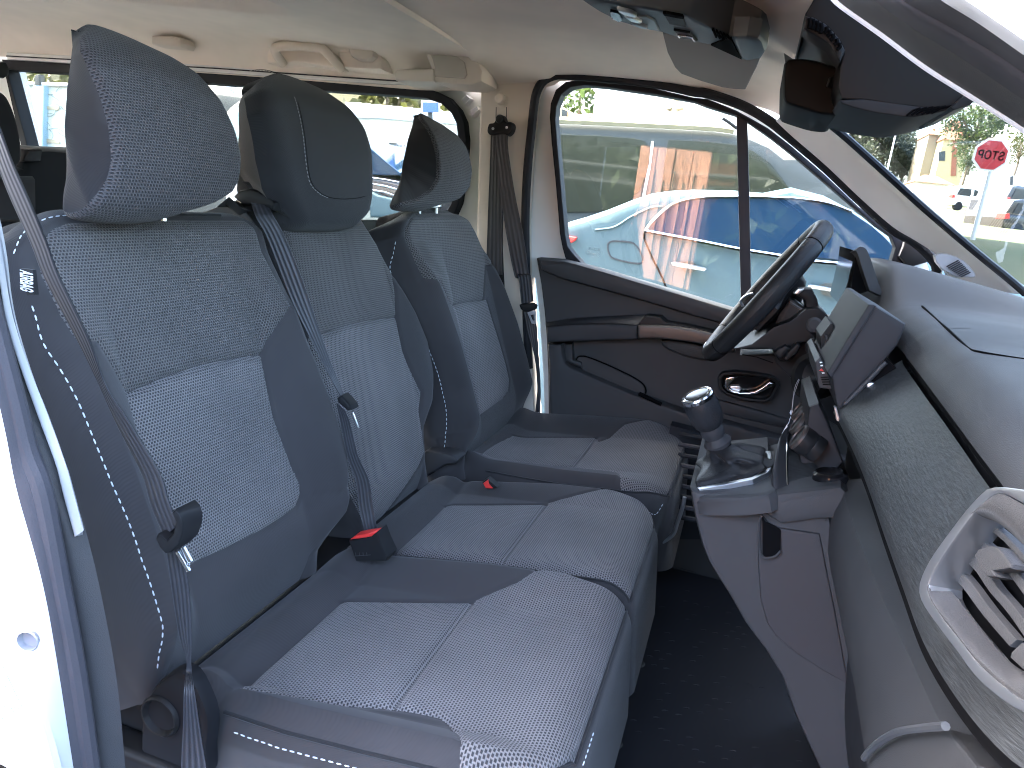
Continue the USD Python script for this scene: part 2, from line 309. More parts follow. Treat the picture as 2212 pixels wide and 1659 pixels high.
class Pad:
    def __init__(p, origin, vdir, ndir, prof, YL, YR, rc, bump=None, bulge=0.0, nf=110):
        Fv, Fn, Nv, Nn, Bv_, Bn_, s = prof; n = len(s)
        o = np.array(origin, float); o[1] = 0
        F = o + Fv[:, None]*vdir + Fn[:, None]*ndir; K = o + Bv_[:, None]*vdir + Bn_[:, None]*ndir; N = Nv[:, None]*vdir + Nn[:, None]*ndir
        yl, yr = YL(s), YR(s); D = np.linalg.norm(K - F, axis=1) + 1e-6; dv = (K - F)/D[:, None]
        rcs = np.minimum(np.minimum(rc, D*.6), (yr - yl)*.3)
        A = np.linspace(0, 1, 12); th = np.linspace(0, math.pi/2, 9); cols = []
        for k in A[::-1][:-1]: cols.append((yl, rcs + (D - rcs)*k, yl - .571*rcs - (D - rcs)*k, -1.0, 0.0, k))
        for t in th: cols.append((yl + rcs*(1 - math.cos(t)), rcs*(1 - math.sin(t)), yl + rcs - rcs*(math.pi/2 - t), -math.cos(t), math.sin(t), 0))
        for k in np.linspace(0, 1, nf)[1:-1]: cols.append((yl + rcs + (yr - yl - 2*rcs)*k, 0*D, yl + rcs + (yr - yl - 2*rcs)*k, 0.0, 1.0, 0))
        for t in th[::-1]: cols.append((yr - rcs*(1 - math.cos(t)), rcs*(1 - math.sin(t)), yr - rcs + rcs*(math.pi/2 - t), math.cos(t), math.sin(t), 0))
        for k in A[1:]: cols.append((yr, rcs + (D - rcs)*k, yr + .571*rcs + (D - rcs)*k, 1.0, 0.0, k))
        m = len(cols); P = np.zeros((n, m, 3)); C = np.zeros((n, m)); NN = np.zeros((n, m, 3)); W = np.zeros((n, m))
        for j, (y, d, c, ny, nn, k) in enumerate(cols):
            P[:, j] = F + dv*np.broadcast_to(d, (n,))[:, None]; P[:, j, 1] = y; C[:, j] = c; NN[:, j] = N*nn; NN[:, j, 1] += ny; W[:, j] = math.sin(math.pi*min(1, k)) if k else 0
        p.N, p.C, p.S, p.yl, p.yr, p.rc = unit(NN), C, np.repeat(s[:, None], m, 1), yl, yr, rcs
        p.YL2, p.YR2, p.RC2 = np.repeat(yl[:, None], m, 1), np.repeat(yr[:, None], m, 1), np.repeat(rcs[:, None], m, 1)
        front = np.clip(np.abs(p.N @ np.array([0, 1.0, 0]))*-1 + 1, 0, 1)
        off = W*bulge
        if bump: off = off + bump(C, p.S)*np.maximum(front, .15)
        p.P = P + p.N*off[..., None]
    def dent(p, off): p.P = p.P + p.N*off[..., None]
    def at(p, c, s, lift=0.0):
        out = []
        for cc, ss in zip(np.atleast_1d(c), np.broadcast_to(s, np.shape(np.atleast_1d(c)))):
            i = int(np.clip(np.searchsorted(p.S[:, 0], ss) - 1, 0, len(p.S) - 2)); t = np.clip((ss - p.S[i, 0])/(p.S[i + 1, 0] - p.S[i, 0] + 1e-9), 0, 1)
            q = [np.array([np.interp(cc, p.C[k], (p.P + p.N*lift)[k, :, a]) for a in range(3)]) for k in (i, i + 1)]
            out.append(q[0]*(1 - t) + q[1]*t)
        return np.array(out)
def seg_dist(px, py, poly, closed):
    a = np.asarray(poly, float); b = np.roll(a, -1, 0) if closed else a[1:]; a = a if closed else a[:-1]
    d = np.full(px.shape, 1e9); ins = np.zeros(px.shape, bool)
    for (x0, y0), (x1, y1) in zip(a, b):
        dx, dy = x1 - x0, y1 - y0; t = np.clip(((px - x0)*dx + (py - y0)*dy)/(dx*dx + dy*dy + 1e-15), 0, 1)
        d = np.minimum(d, np.hypot(px - x0 - t*dx, py - y0 - t*dy))
        if closed: 
            c = (y0 > py) != (y1 > py); ins ^= c & (px < x0 + (py - y0)*dx/(dy if abs(dy) > 1e-12 else 1e-12))
    return np.where(ins, d, -d) if closed else d
def cut(v, f, a, uv):
    """Cuts the triangles along a = 0: (inside, outside), each (v, f, uv)."""
    n = len(v); V, U = [v], [uv]; key = {}; nv = n; Fi, Fo = [], []
    sgn = a > 0; cnt = sgn[f].sum(1)
    Fi.append(f[cnt == 3]); Fo.append(f[cnt == 0]); extra_v, extra_u, fi, fo = [], [], [], []
    def mid(i, j):
        nonlocal nv
        k = (min(i, j), max(i, j))
        if k not in key:
            i2, j2 = k; t = a[i2]/(a[i2] - a[j2]); extra_v.append(v[i2]*(1 - t) + v[j2]*t); extra_u.append(uv[i2]*(1 - t) + uv[j2]*t); key[k] = nv; nv += 1
        return key[k]
    for t in f[(cnt == 1) | (cnt == 2)]:
        s = sgn[t]; k = int(np.argmax(s)) if s.sum() == 1 else int(np.argmin(s)); i, j, l = t[k], t[(k + 1) % 3], t[(k + 2) % 3]
        p, q = mid(i, j), mid(i, l); one, two = [(i, p, q)], [(p, j, l), (p, l, q)]
        if s.sum() == 1: fi += one; fo += two
        else: fo += one; fi += two
    if extra_v: v = np.vstack([v, extra_v]); uv = np.vstack([uv, extra_u])
    out = []
    for base, more in ((Fi[0], fi), (Fo[0], fo)):
        g = np.vstack([base, np.array(more, int).reshape(-1, 3)]).astype(int); u, inv = np.unique(g, return_inverse=True)
        out.append((v[u], inv.reshape(-1, 3), uv[u]))
    return out
def upholster(thing, pad, name, panels, seams=(), base='cloth', gd=.0032, gw=.0035, puff=.0035, parent=None):
    """panels: (part name, outline in (across, along), material, edge margin). Dents the seams and cuts the cover into its panels."""
    C, S = pad.C, pad.S; fields = []
    for pn, poly, m, *opt in panels:
        a = seg_dist(C, S, poly, True)
        if opt and opt[0] is not None:
            k = opt[0]; a = np.minimum(a, np.minimum(C - (pad.YL2 + k*pad.RC2), (pad.YR2 - k*pad.RC2) - C))
        if len(opt) > 1: a = np.minimum(a, opt[1] - S)
        fields.append(a)
    off = np.zeros_like(C)
    for a in fields:
        d = np.abs(a); off -= gd*np.exp(-(d/gw)**2); off += np.where(a > 0, puff*(1 - np.exp(-d/.022)), 0)
    for sm in seams:
        poly, depth, w = sm if len(sm) == 3 else (sm, gd, gw)
        off -= depth*np.exp(-(seg_dist(C, S, poly, False)/w)**2)
    pad.dent(off)
    v, f = grid(pad.P); rest = (v, f, np.stack([C.ravel(), S.ravel()] + [a.ravel() for a in fields], 1)); pieces = []
    for k, (pn, poly, m, *opt) in enumerate(panels):
        i, o = cut(rest[0], rest[1], rest[2][:, 2 + k], rest[2]); pieces.append((pn, i, m)); rest = o
    root = thing.part(name, (rest[0], rest[1]), M[base], uv=rest[2][:, :2], parent=parent)
    for pn, i, m in pieces:
        if len(i[1]): thing.part(pn, (i[0], i[1]), M[m], uv=i[2][:, :2], parent=root if parent is None else parent)
    return root
def table(pts):
    p = np.array(sorted(pts, key=lambda q: q[0])); return lambda s: np.interp(s, p[:, 0], p[:, 1])
def bolsters(yl, yr, il, ir, h=.03, fade=(-.36, .16), roll=True, cu=True):
    """Side rolls that stand proud of the middle: il, ir give the seams of the middle."""
    def f(C, S):
        a = np.clip((il - C)/np.maximum(il - yl - .012, 1e-3), 0, 1); b = np.clip((C - ir)/np.maximum(yr - ir - .012, 1e-3), 0, 1)
        g = lambda t: np.sin(np.clip(t, 0, 1)*math.pi*.62)
        w = np.clip((S - fade[0])/.08, 0, 1)*np.clip((fade[1] - S)/.1, 0, 1)
        r = -.045*np.clip((-.285 - S)/.1, 0, 1)**2 if h >= .018 and fade[0] < -.32 and roll else 0
        q = .016*np.exp(-((S + .245)/.032)**2) - .03*np.clip((-.275 - S)/.035, 0, 1)**2 if fade[0] > -.35 and cu else 0
        return h*(g(a) + g(b))*w + r + q
    return f
def headrest(thing, yl, yr, prof, sides='cloth', front='weave_up', n_back=-.03, label=None, bulge=.003, rc=.012, thick=-.003, ybl=None, ybr=None):
    ybl, ybr = ybl or yl, ybr or yr
    """prof: front line (v, n) from below the lip to the top; yl, yr tables over v."""
    q = spline([(a, b, 0) for a, b in prof], 70)[:, :2]; F = BP*[1, 0, 1] + q[:, :1]*BV + q[:, 1:]*BN
    T = unit(np.gradient(q, axis=0)); N = np.stack([-T[:, 1], T[:, 0]], 1); N = np.where((N[:, 1] < 0)[:, None] & False, -N, N)
    c = q.mean(0) - [0, .03]; N = np.where(((q - c)*N).sum(1)[:, None] < 0, -N, N)
    s = np.r_[0, np.cumsum(np.linalg.norm(np.diff(q, axis=0), axis=1))]
    tt = (s/s[-1])[:, None]; bk = q[:1]*(1 - tt) + q[-1:]*tt - np.array([[0, 1.0]])*thick*np.sin(np.pi*tt)
    yL, yR = yl(q[:, 0]), yr(q[:, 0]); w = yR - yL
    cols, C = [], []
    for k in np.linspace(0, 1, 40):
        y = yL + w*k; e = np.minimum(k, 1 - k)*w; inset = np.where(e < rc, rc - np.sqrt(np.maximum(rc**2 - (rc - e)**2, 0)), 0)*.6
        crown = .006*np.sin(math.pi*k)
        p = F + (N[:, :1]*BV + N[:, 1:]*BN)*(crown - inset)[:, None]; p[:, 1] = y; cols.append(p); C.append(y)
    P = np.stack(cols, 1)
    uv = np.stack([np.stack(C, 1).ravel(), np.repeat(s[:, None], 40, 1).ravel()], 1)
    root = thing.part('headrest', grid(P, flip=True), M[front], uv=uv, label=label)
    B = BP*[1, 0, 1] + bk[:, :1]*BV + bk[:, 1:]*BN
    for e, sg in ((0, -1), (-1, 1)):
        L = []
        for k in np.linspace(0, 1, 16):
            p = P[:, e]*(1 - k) + B*k; ye = (ybl if e == 0 else ybr)(bk[:, 0]); p[:, 1] = (yL if e == 0 else yR)*(1 - k) + ye*k + sg*bulge*math.sin(math.pi*k); L.append(p)
        L = np.stack(L, 1); thing.part('side_panel', grid(L, flip=(e == -1)), M[sides], uv=np.stack([L[..., 0].ravel(), L[..., 2].ravel()], 1), parent=root)
    Kk = np.stack([np.stack([B[:, 0], ybl(bk[:, 0]), B[:, 2]], 1), np.stack([B[:, 0], ybr(bk[:, 0]), B[:, 2]], 1)], 1)
    thing.part('back_panel', grid(Kk), M[sides], parent=root)
    bot = np.stack([P[0], np.stack([np.full(40, B[0, 0]), np.linspace(yL[0], yR[0], 40), np.full(40, B[0, 2])], 1)])
    thing.part('under_panel', grid(bot), M[sides], parent=root)
    return root, P
def loc(y, v, n): return BP*[1, 0, 1] + BV*v + BN*n + np.array([0, y, 0])

# ================================================================ the double passenger seat
bench = Thing('passenger_bench', 'grey and charcoal cloth double front passenger seat nearest the open door', 'car seat', (-.35, 1.08, -1.03))
# near backrest
bl = table([(v, y) for y, v in [(.622, -.38), (.618, -.3), (.628, -.2), (.624, -.1), (.612, 0), (.602, .1), (.606, .15), (.628, .19), (.665, .225), (.70, .26)]])
br = table([(-.4, 1.0), (-.34, 1.02), (-.3, 1.10), (-.2, 1.138), (-.1, 1.128), (0, 1.108), (.07, 1.098), (.2, 1.098), (.23, 1.075), (.27, 1.06)])
pr = profile('b', -.375, .235, .05, .13)
pad = Pad(BP, BV, BN, pr, bl, br, .04, bolsters(.615, 1.12, .715, .985, .030), .02)
up = [(.634, .165), (.665, .196), (.71, .212), (.9, .219), (1.0, .218), (1.12, .218), (1.12, .073), (1.09, .075), (1.055, .062), (1.025, .040), (1.0, .018), (.984, -.001), (.93, .004), (.85, .007), (.78, .003), (.709, -.005), (.693, .028), (.673, .063), (.637, .068), (.60, .07), (.60, .165)]
ins = [(.709, -.006), (.78, .002), (.85, .006), (.93, .003), (.984, -.002), (.976, -.06), (.972, -.101), (.978, -.16), (.988, -.218), (.985, -.236), (.966, -.25), (.9, -.254), (.8, -.248), (.723, -.24), (.713, -.18), (.708, -.126), (.707, -.06)]
backp = upholster(bench, pad, 'backrest', [('upper_panel', up, 'weave_up', 1.0), ('middle_panel', ins, 'weave')],
          seams=[([(.646, .10), (.65, 0), (.657, -.108), (.662, -.21), (.655, -.284), (.635, -.335)], .003, .004), ([(1.0, -.245), (1.06, -.262), (1.13, -.255)], .0016, .003), ([(.70, -.255), (1.1, -.262)], .002, .01)])
st = np.array([(.632, .115), (.631, .075), (.638, .04), (.644, .004), (.650, -.05), (.656, -.108), (.660, -.16), (.661, -.21), (.658, -.27), (.655, -.30), (.645, -.345)])
st = spline(np.c_[st, st[:, 0]*0], 80)
bench.part('stitching', dashes(pad.at(st[:, 0] - .008, st[:, 1], .0012), .0108, .0068, .0009), M['thread'], parent=backp, kind='stuff')
st = spline(np.array([(.628, .172, 0), (.648, .196, 0), (.685, .214, 0), (.74, .222, 0)]), 30)
bench.part('stitching', dashes(pad.at(st[:, 0], st[:, 1] + .004, .001), .0105, .0065, .0008), M['thread'], parent=backp, kind='stuff')
st = spline(np.array([(.74, .222, 0), (.9, .229, 0), (1.0, .228, 0)]), 40)
bench.part('piping', tube(pad.at(st[:, 0], st[:, 1], .001), .0022, 6), M['cloth_black'], parent=backp)
# woven tag on the backrest's flank
tg = onY('A4', .598, (118, 180), (196, 190), (212, 340), (160, 342))
bench.part('tag', prism(tg, [0, .004, 0]), M['cloth_black'], parent=backp, label='black woven airbag tag on the flank')
tm = meshkit.text_mesh('AIRBAG', .0125, .0006, bold=True); tv = np.array(tm.vertices)
a, b = onY('A4', .5955, (158, 196), (160, 318)); ex = unit(b - a); ey = unit(np.cross([0, -1.0, 0], ex)); sc = np.linalg.norm(b - a)/np.ptp(tv[:, 0])
tv = a + ex*tv[:, :1]*sc + ey*(tv[:, 1:2] - .006)*.0165/.0125 + np.array([0, -1.0, 0])*tv[:, 2:]
bench.part('lettering', (tv, np.array(tm.faces)), M['print'], parent=backp)
# middle backrest
mbl = table([(-.45, 1.15), (-.36, 1.14), (-.28, 1.112), (0, 1.112), (.3, 1.112)])
mbr = table([(-.45, 1.42), (-.38, 1.455), (-.315, 1.452), (-.25, 1.475), (-.2, 1.53), (-.14, 1.565), (-.07, 1.575), (0, 1.55), (.05, 1.525), (.1, 1.50), (.16, 1.475), (.22, 1.43), (.3, 1.40)])
padm = Pad(BP, BV, BN, profile('b', -.43, .25, .03, .13), mbl, mbr, .032, bolsters(1.105, 1.56, 1.13, 1.455, .018), .015)
upm = [(1.06, .3), (1.52, .3), (1.52, .10), (1.478, .09), (1.47, .05), (1.457, .002), (1.38, .008), (1.3, .012), (1.22, .010), (1.156, .006), (1.06, .002)]
inm = [(1.06, .001), (1.156, .005), (1.22, .009), (1.3, .011), (1.38, .007), (1.456, .001), (1.45, -.075), (1.462, -.13), (1.473, -.175), (1.452, -.215), (1.435, -.30), (1.40, -.322), (1.30, -.365), (1.196, -.415), (1.10, -.43), (1.06, -.43)]
bm = upholster(bench, padm, 'backrest', [('upper_panel', upm, 'weave_up', .5), ('middle_panel', inm, 'weave', .3)])
# near headrest on its two posts
hp = [(.245, .012), (.222, .012), (.205, .03), (.203, .055), (.215, .075), (.25, .085), (.30, .086), (.35, .080), (.40, .065), (.432, .045), (.449, .022), (.448, .010)]
hyl = table([(.2, .676), (.21, .677), (.22, .686), (.24, .703), (.262, .714), (.30, .724), (.34, .729), (.37, .731), (.40, .737), (.425, .757), (.443, .782), (.45, .79)])
hyr = table([(.2, .80), (.206, .83), (.215, .877), (.231, .918), (.249, .937), (.282, .953), (.319, .959), (.366, .957), (.405, .940), (.425, .912), (.438, .868), (.448, .83)])
headrest(bench, hyl, hyr, hp, 'cloth_side', 'weave_top_shaded', -.055, ybl=table([(.22, .716), (.275, .714), (.32, .726), (.368, .747), (.425, .777), (.45, .785)]), label='grey woven headrest with charcoal sides')
for y in (.775, .872): bench.part('headrest_post', cyl(loc(y, .19, -.02), loc(y, .25, -.005), .006), M['chrome'])
for y in (.775, .872): bench.part('post_collar', lathe(loc(y, .226, -.02), BV, [(0, .0), (.022, .0), (.024, .008), (.016, .016), (0, .017)], 20), M['black'])
# middle headrest: a closed hood
hq = [(.25, -.065), (.215, -.05), (.197, -.01), (.195, .028), (.208, .046), (.25, .058), (.32, .062), (.38, .056), (.43, .040), (.468, .012), (.478, -.02), (.474, -.055)]
qyl = table([(.2, 1.10), (.215, 1.085), (.25, 1.06), (.30, 1.058), (.38, 1.075), (.42, 1.095), (.447, 1.13), (.468, 1.175), (.478, 1.205)])
qyr = table([(.2, 1.36), (.215, 1.385), (.25, 1.405), (.29, 1.42), (.34, 1.442), (.39, 1.452), (.43, 1.438), (.46, 1.395), (.474, 1.33), (.48, 1.30)])
hr, HP = headrest(bench, qyl, qyr, hq, 'cloth_black', 'cloth_black', -.075, ybl=table([(.28, 1.12), (.36, 1.15), (.42, 1.185), (.47, 1.225)]), label='plain black cloth hood headrest of the middle place', bulge=.012, rc=.05)
def on_hood(pts, lift=.0015):
    out = []
    for p in pts:
        d = ray(p); best = None
        X = HP.reshape(-1, 3); t = (X @ d)/(d @ d); e = np.linalg.norm(X - t[:, None]*d, axis=1); k = np.argsort(e)[:4]
        w = 1/(e[k] + 1e-5); tt = (t[k]*w).sum()/w.sum(); out.append(d*tt*(1 - lift/1.3))
    return np.array(out)
sq = Q('D2', (262, 310), (320, 302), (380, 305), (440, 320), (500, 350), (550, 395), (590, 450), (620, 515), (640, 580), (668, 700), (690, 830), (703, 950), (715, 1060), (725, 1130), (740, 1190), (765, 1235), (800, 1270), (845, 1302), (900, 1322), (970, 1331), (1050, 1330), (1140, 1318), (1215, 1292))
sp = spline(on_hood(sq, .004), 120)
bench.part('seam', tube(sp, .0005, 5), M['void'], parent=hr); bench.part('stitching', dashes(spline(on_hood([(x - 3.5, y + 1) for x, y in sq], .0095)[:-4], 120),   .0070, .0045, .0006), M['thread_dim'], parent=hr, kind='stuff')
# cushions
def cushion(thing, yl, yr, panels, seams=(), front=.232, bump=None, rear=-.31, pipe=True, T=.22, stitch=None, label=None):
    pd = Pad(CP, CU, CN, profile('c', rear, front, .062, T), yl, yr, .035, bump, .006)
    root = upholster(thing, pd, 'seat_cushion', panels, seams)
    if pipe:
        k = .35; s = np.linspace(-.19, .234, 60); a = np.interp(s, pd.S[:, 0], pd.yl + k*pd.rc); b = np.interp(s, pd.S[:, 0], pd.yr - k*pd.rc)
        ln = np.vstack([pd.at(a, s, .0005), pd.at(np.linspace(a[-1], b[-1], 60), .235, .0005), pd.at(b[::-1], s[::-1], .0005)])
        thing.part('piping', tube(resample(ln, 220), .0026, 6), M['cloth_black'], parent=root)
    if stitch: 
        for pl in stitch:
            q = spline(np.array([(a, b, 0) for a, b in pl]), 90); thing.part('stitching', dashes(pd.at(q[:, 0], q[:, 1], .001), .0102, .0064, .0009), M['thread'], parent=root, kind='stuff')
    return root, pd
def rounded(base, sign, tab, corner, f=.232):
    """Side line of a cushion whose front corner is rounded in plan."""
    t = table(tab)
    def g(s):
        e = np.clip((s - (f - corner))/corner, 0, 1); return t(s) + sign*corner*.9*(1 - np.sqrt(1 - np.minimum(e, .97)**2))
    return g
cyl_ = rounded(0, 1, [(-.35, .665), (-.2, .638), (-.1, .628), (0, .626), (.3, .626)], .135); cyr_ = table([(-.35, 1.08), (-.2, 1.09), (0, 1.112), (.3, 1.11)])
pf = [(.715, .001), (.717, .04), (.716, .062), (.706, .078), (.690, .092), (.664, .108), (.62, .125), (.55, .14), (.55, .30), (1.2, .30), (1.2, .085), (1.16, .084), (1.123, .082), (1.081, .074), (1.045, .056), (.991, .001), (.9, -.001), (.8, 0)]
pi = [(.676, -.195), (.715, 0), (.8, -.001), (.9, -.002), (.985, 0), (.955, -.1), (.927, -.198), (.8, -.199)]
PR, PD = cushion(bench, cyl_, cyr_, [('front_panel', pf, 'weave', .35, .234), ('middle_panel', pi, 'weave')], [([(.62, -.205), (1.09, -.2)], .006, .012)], bump=bolsters(.62, 1.14, .70, .985, .022, (-.3, .22)))
myl = table([(-.35, 1.082), (-.2, 1.094), (0, 1.116), (.3, 1.114)]); myr = rounded(0, -1, [(-.35, 1.47), (-.2, 1.50), (0, 1.535), (.3, 1.535)], .12)
mf = [(1.05, .001), (1.05, .30), (1.6, .30), (1.56, .12), (1.50, .10), (1.46, .05), (1.425, .002), (1.3, .0)]
mi = [(1.05, -.195), (1.05, 0), (1.3, -.001), (1.415, 0), (1.38, -.1), (1.347, -.2), (1.2, -.198)]
cushion(bench, myl, myr, [('front_panel', mf, 'weave', .3, .234), ('middle_panel', mi, 'weave', .2)], [([(1.08, -.2), (1.52, -.205)], .006, .012)], bump=bolsters(1.05, 1.545, 1.06, 1.42, .016, (-.3, .2)))
# seat base
bench.part('seat_base', rbox((-.62, .63, -1.02), (-.12, 1.50, -.73), .03), M['black'])
bench.part('added_gap_block', rbox((-.78, .64, -.98), (-.585, 1.49, -.655), .02), M['black'])  # added dark block, fills the gap where light leaked behind the seats
bench.part('added_dark_panel', rbox((-.80, .60, -1.02), (-.50, .64, -.70), .01), M['black'])  # added black sheet, darkens the pale area beside the seat base
cv = onY('D5', .57, (1270, 1090), (1330, 900), (1450, 760), (1600, 690), (1720, 770), (1830, 1000), (1870, 1160), (1830, 1400), (1700, 1600), (1400, 1600), (1250, 1400))
dk = plain('seat_cover_plastic', (.006, .0062, .0075), .6, spec=.2)
bench.part('side_cover', prism(onY('D5', .61, *[(1270, 1090), (1330, 900), (1450, 760), (1600, 690), (1720, 770), (1830, 1000), (1870, 1160), (1850, 1400), (1800, 1700), (1300, 1700), (1250, 1400)]), [0, .02, 0], .008, sm=40), dk)
o = onY('D5', .607, (1440, 1090))[0]
bench.part('recliner_cap', lathe(o, [0, -1.0, 0], [(.0, -.006), (.019, -.006), (.021, .0), (.0225, .0035), (.024, .004), (.0255, .0025), (.0265, -.001)], 40), M['black'])
bench.part('stitching', dashes(np.vstack([PD.at(PD.yl[np.searchsorted(PD.S[:, 0], t)] - .002, t, .001) for t in np.linspace(-.17, .17, 60)]), .0102, .0064, .0009), M['thread'], parent=PR, kind='stuff')
bench.part('stitching', dashes(PD.at(np.linspace(.66, .80, 50), np.full(50, .246), .001), .0102, .0064, .0008), M['thread'], parent=PR, kind='stuff')

# ================================================================ the driver's seat
drv = Thing('car_seat', 'grey and charcoal cloth seat behind the steering wheel', 'car seat', (-.35, 1.82, -1.03))
NB = .035
dl = table([(-.42, 1.55), (-.36, 1.56), (-.3, 1.595), (-.2, 1.60), (-.1, 1.58), (0, 1.545), (.1, 1.515), (.17, 1.51), (.205, 1.53), (.235, 1.60), (.26, 1.66)])
dr = table([(-.42, 2.02), (-.36, 2.08), (-.3, 2.10), (-.2, 2.10), (-.1, 2.09), (0, 2.07), (.1, 2.04), (.17, 2.0), (.205, 1.97), (.235, 1.90), (.26, 1.84)])
padd = Pad(BP, BV, BN, profile('b', -.41, .245, .05, .14, n0=NB), dl, dr, .04, bolsters(1.53, 2.09, 1.70, 1.99, .034), .02)
ud = [(q[0], q[1]) for q in back('D2', NB, (1518, 1530), (1545, 1470), (1600, 1440), (1700, 1418), (1900, 1420), (1950, 1445))] + [(2.03, .21), (2.2, .16), (2.2, .10)] + back('A5', NB + .01, (905, 160), (893, 365), (800, 375), (720, 390), (640, 415), (560, 270), (500, 225), (455, 205), (430, 130), (420, 0)) 
idv = back('A5', NB, (645, 428), (720, 392), (800, 378), (893, 370), (925, 480), (970, 620), (1010, 760), (1030, 850), (1025, 910), (990, 960), (845, 1065), (820, 900), (760, 690), (700, 530))
bd = upholster(drv, padd, 'backrest', [('upper_panel', ud, 'weave_up', .6), ('middle_panel', idv, 'weave')])
q = back('A5', NB + .015, (425, 0), (430, 60), (440, 165), (500, 300), (560, 440), (620, 580), (680, 740), (730, 900), (760, 1040), (775, 1170), (768, 1290), (745, 1330))
q = spline(np.array([(a, b, 0) for a, b in q]), 100)
drv.part('stitching', dashes(padd.at(q[:, 0], q[:, 1], .004), .0108, .0068, .0009), M['thread'], parent=bd, kind='stuff')
hd = [(.265, .02), (.245, .02), (.229, .035), (.226, .06), (.238, .08), (.27, .092), (.32, .095), (.37, .09), (.415, .075), (.45, .05), (.466, .034), (.468, .022)]
hyl2 = table([(.22, 1.46), (.228, 1.475), (.238, 1.536), (.26, 1.603), (.288, 1.649), (.325, 1.674), (.385, 1.699), (.42, 1.712), (.45, 1.74), (.467, 1.765)])
hyr2 = table([(.22, 1.62), (.228, 1.648), (.245, 1.778), (.276, 1.851), (.323, 1.896), (.391, 1.917), (.42, 1.905), (.442, 1.875), (.458, 1.81), (.468, 1.76)])
headrest(drv, hyl2, hyr2, hd, 'cloth_black', 'weave_top_shaded', .0, ybl=table([(.25, 1.56), (.34, 1.631), (.40, 1.69), (.44, 1.74), (.47, 1.77)]), label='grey woven headrest with black sides')
for y in (1.66, 1.76): drv.part('headrest_post', cyl(loc(y, .20, .012), loc(y, .26, .03), .006), M['satin'])
for y in (1.66, 1.76): drv.part('post_collar', lathe(loc(y, .238, .012), BV, [(0, .0), (.026, .0), (.028, .008), (.018, .014), (0, .015)], 20), M['satin'])
dyl = rounded(0, 1, [(-.35, 1.60), (-.24, 1.575), (-.1, 1.545), (0, 1.53), (.3, 1.53)], .13, .245); dyr = rounded(0, -1, [(-.35, 2.05), (-.2, 2.08), (0, 2.10), (.3, 2.10)], .14, .245)
df = [(1.663, .003)] + cush('A5', .012, (1450, 1372), (1560, 1385), (1630, 1400), (1680, 1428), (1700, 1482)) + [(1.45, .2), (1.45, .3), (2.2, .3), (2.2, .16)] + cush('A5', .012, (1860, 1112), (1720, 1130), (1640, 1162), (1560, 1190)) + [(1.935, .002), (1.8, 0)]
di = [(1.626, -.235), (1.664, .002), (1.8, -.001), (1.933, .001), (1.90, -.1), (1.863, -.216), (1.75, -.23)]
dc, pdd = cushion(drv, dyl, dyr, [('front_panel', df, 'weave', .35, .247), ('middle_panel', di, 'weave')], bump=bolsters(1.525, 2.10, 1.66, 1.94, .026, (-.34, .22)), front=.245, rear=-.31)
q = cush('A5', .02, (765, 1370), (850, 1405), (900, 1418), (1000, 1420), (1100, 1425), (1300, 1445), (1500, 1470), (1700, 1492), (1850, 1500), (1930, 1480), (1990, 1440))
q = spline(np.array([(max(a, 1.527), min(b, .232), 0) for a, b in q]), 120)
drv.part('stitching', dashes(pdd.at(q[:, 0], q[:, 1], .003), .0102, .0064, .0009), M['thread'], parent=dc, kind='stuff')
drv.part('seat_base', rbox((-.60, 1.60, -1.02), (-.10, 2.02, -.74), .02), M['black'])
drv.part('side_cover', pY('A5', 1.525, .05, (505, 1290), (580, 1280), (690, 1300), (722, 1330), (700, 1350), (640, 1360), (560, 1410), (505, 1425), bev=.01, sm=30), M['plastic'])
drv.part('slide_bar', tube(spline(onY('A8', 1.62, (2075, 40), (2060, 110), (2030, 200), (2008, 262), (1960, 300), (1870, 355), (1780, 400)), 30), .0045, 8), M['satin'])
drv.part('belt_buckle_shell', pY('A5', 1.44, .02, (862, 1462), (895, 1438), (960, 1492), (900, 1500), bev=.003), M['black'])
drv.part('release_button', pY('A5', 1.437, .01, (870, 1466), (898, 1446), (905, 1470), (928, 1497), (885, 1496), bev=.002), M['red'])
# ================================================================ the van's shell
WY = 2.15
van = Thing('van_body', 'white van body shell with beige lining that encloses the whole cabin', 'van', (-.9, 1.3, -1.05))
def xz(y, *p): return np.array([(a, y, b) for a, b in p], float)
# floor, bulkhead, tail, roof skin
van.part('floor_panel', rbox((-3.3, .36, -1.07), (1.15, 2.24, -1.035)), M['black'])
van.part('bulkhead', rbox((1.05, .42, -1.03), (1.12, 2.2, -.16)), M['black'])
van.part('roof_skin', rbox((-3.35, .40, .455), (.06, 2.22, .49), .012), M['paint'])
van.part('tail_wall', prism(np.array([(-3.3, .4, -1.03), (-3.3, 2.2, -1.03), (-3.3, 2.2, .44), (-3.3, .4, .44)]), [-.05, 0, 0], holes=[np.array([(-3.3, .65, -.3), (-3.3, 1.95, -.3), (-3.3, 1.9, .2), (-3.3, .7, .2)])]), M['paint'])
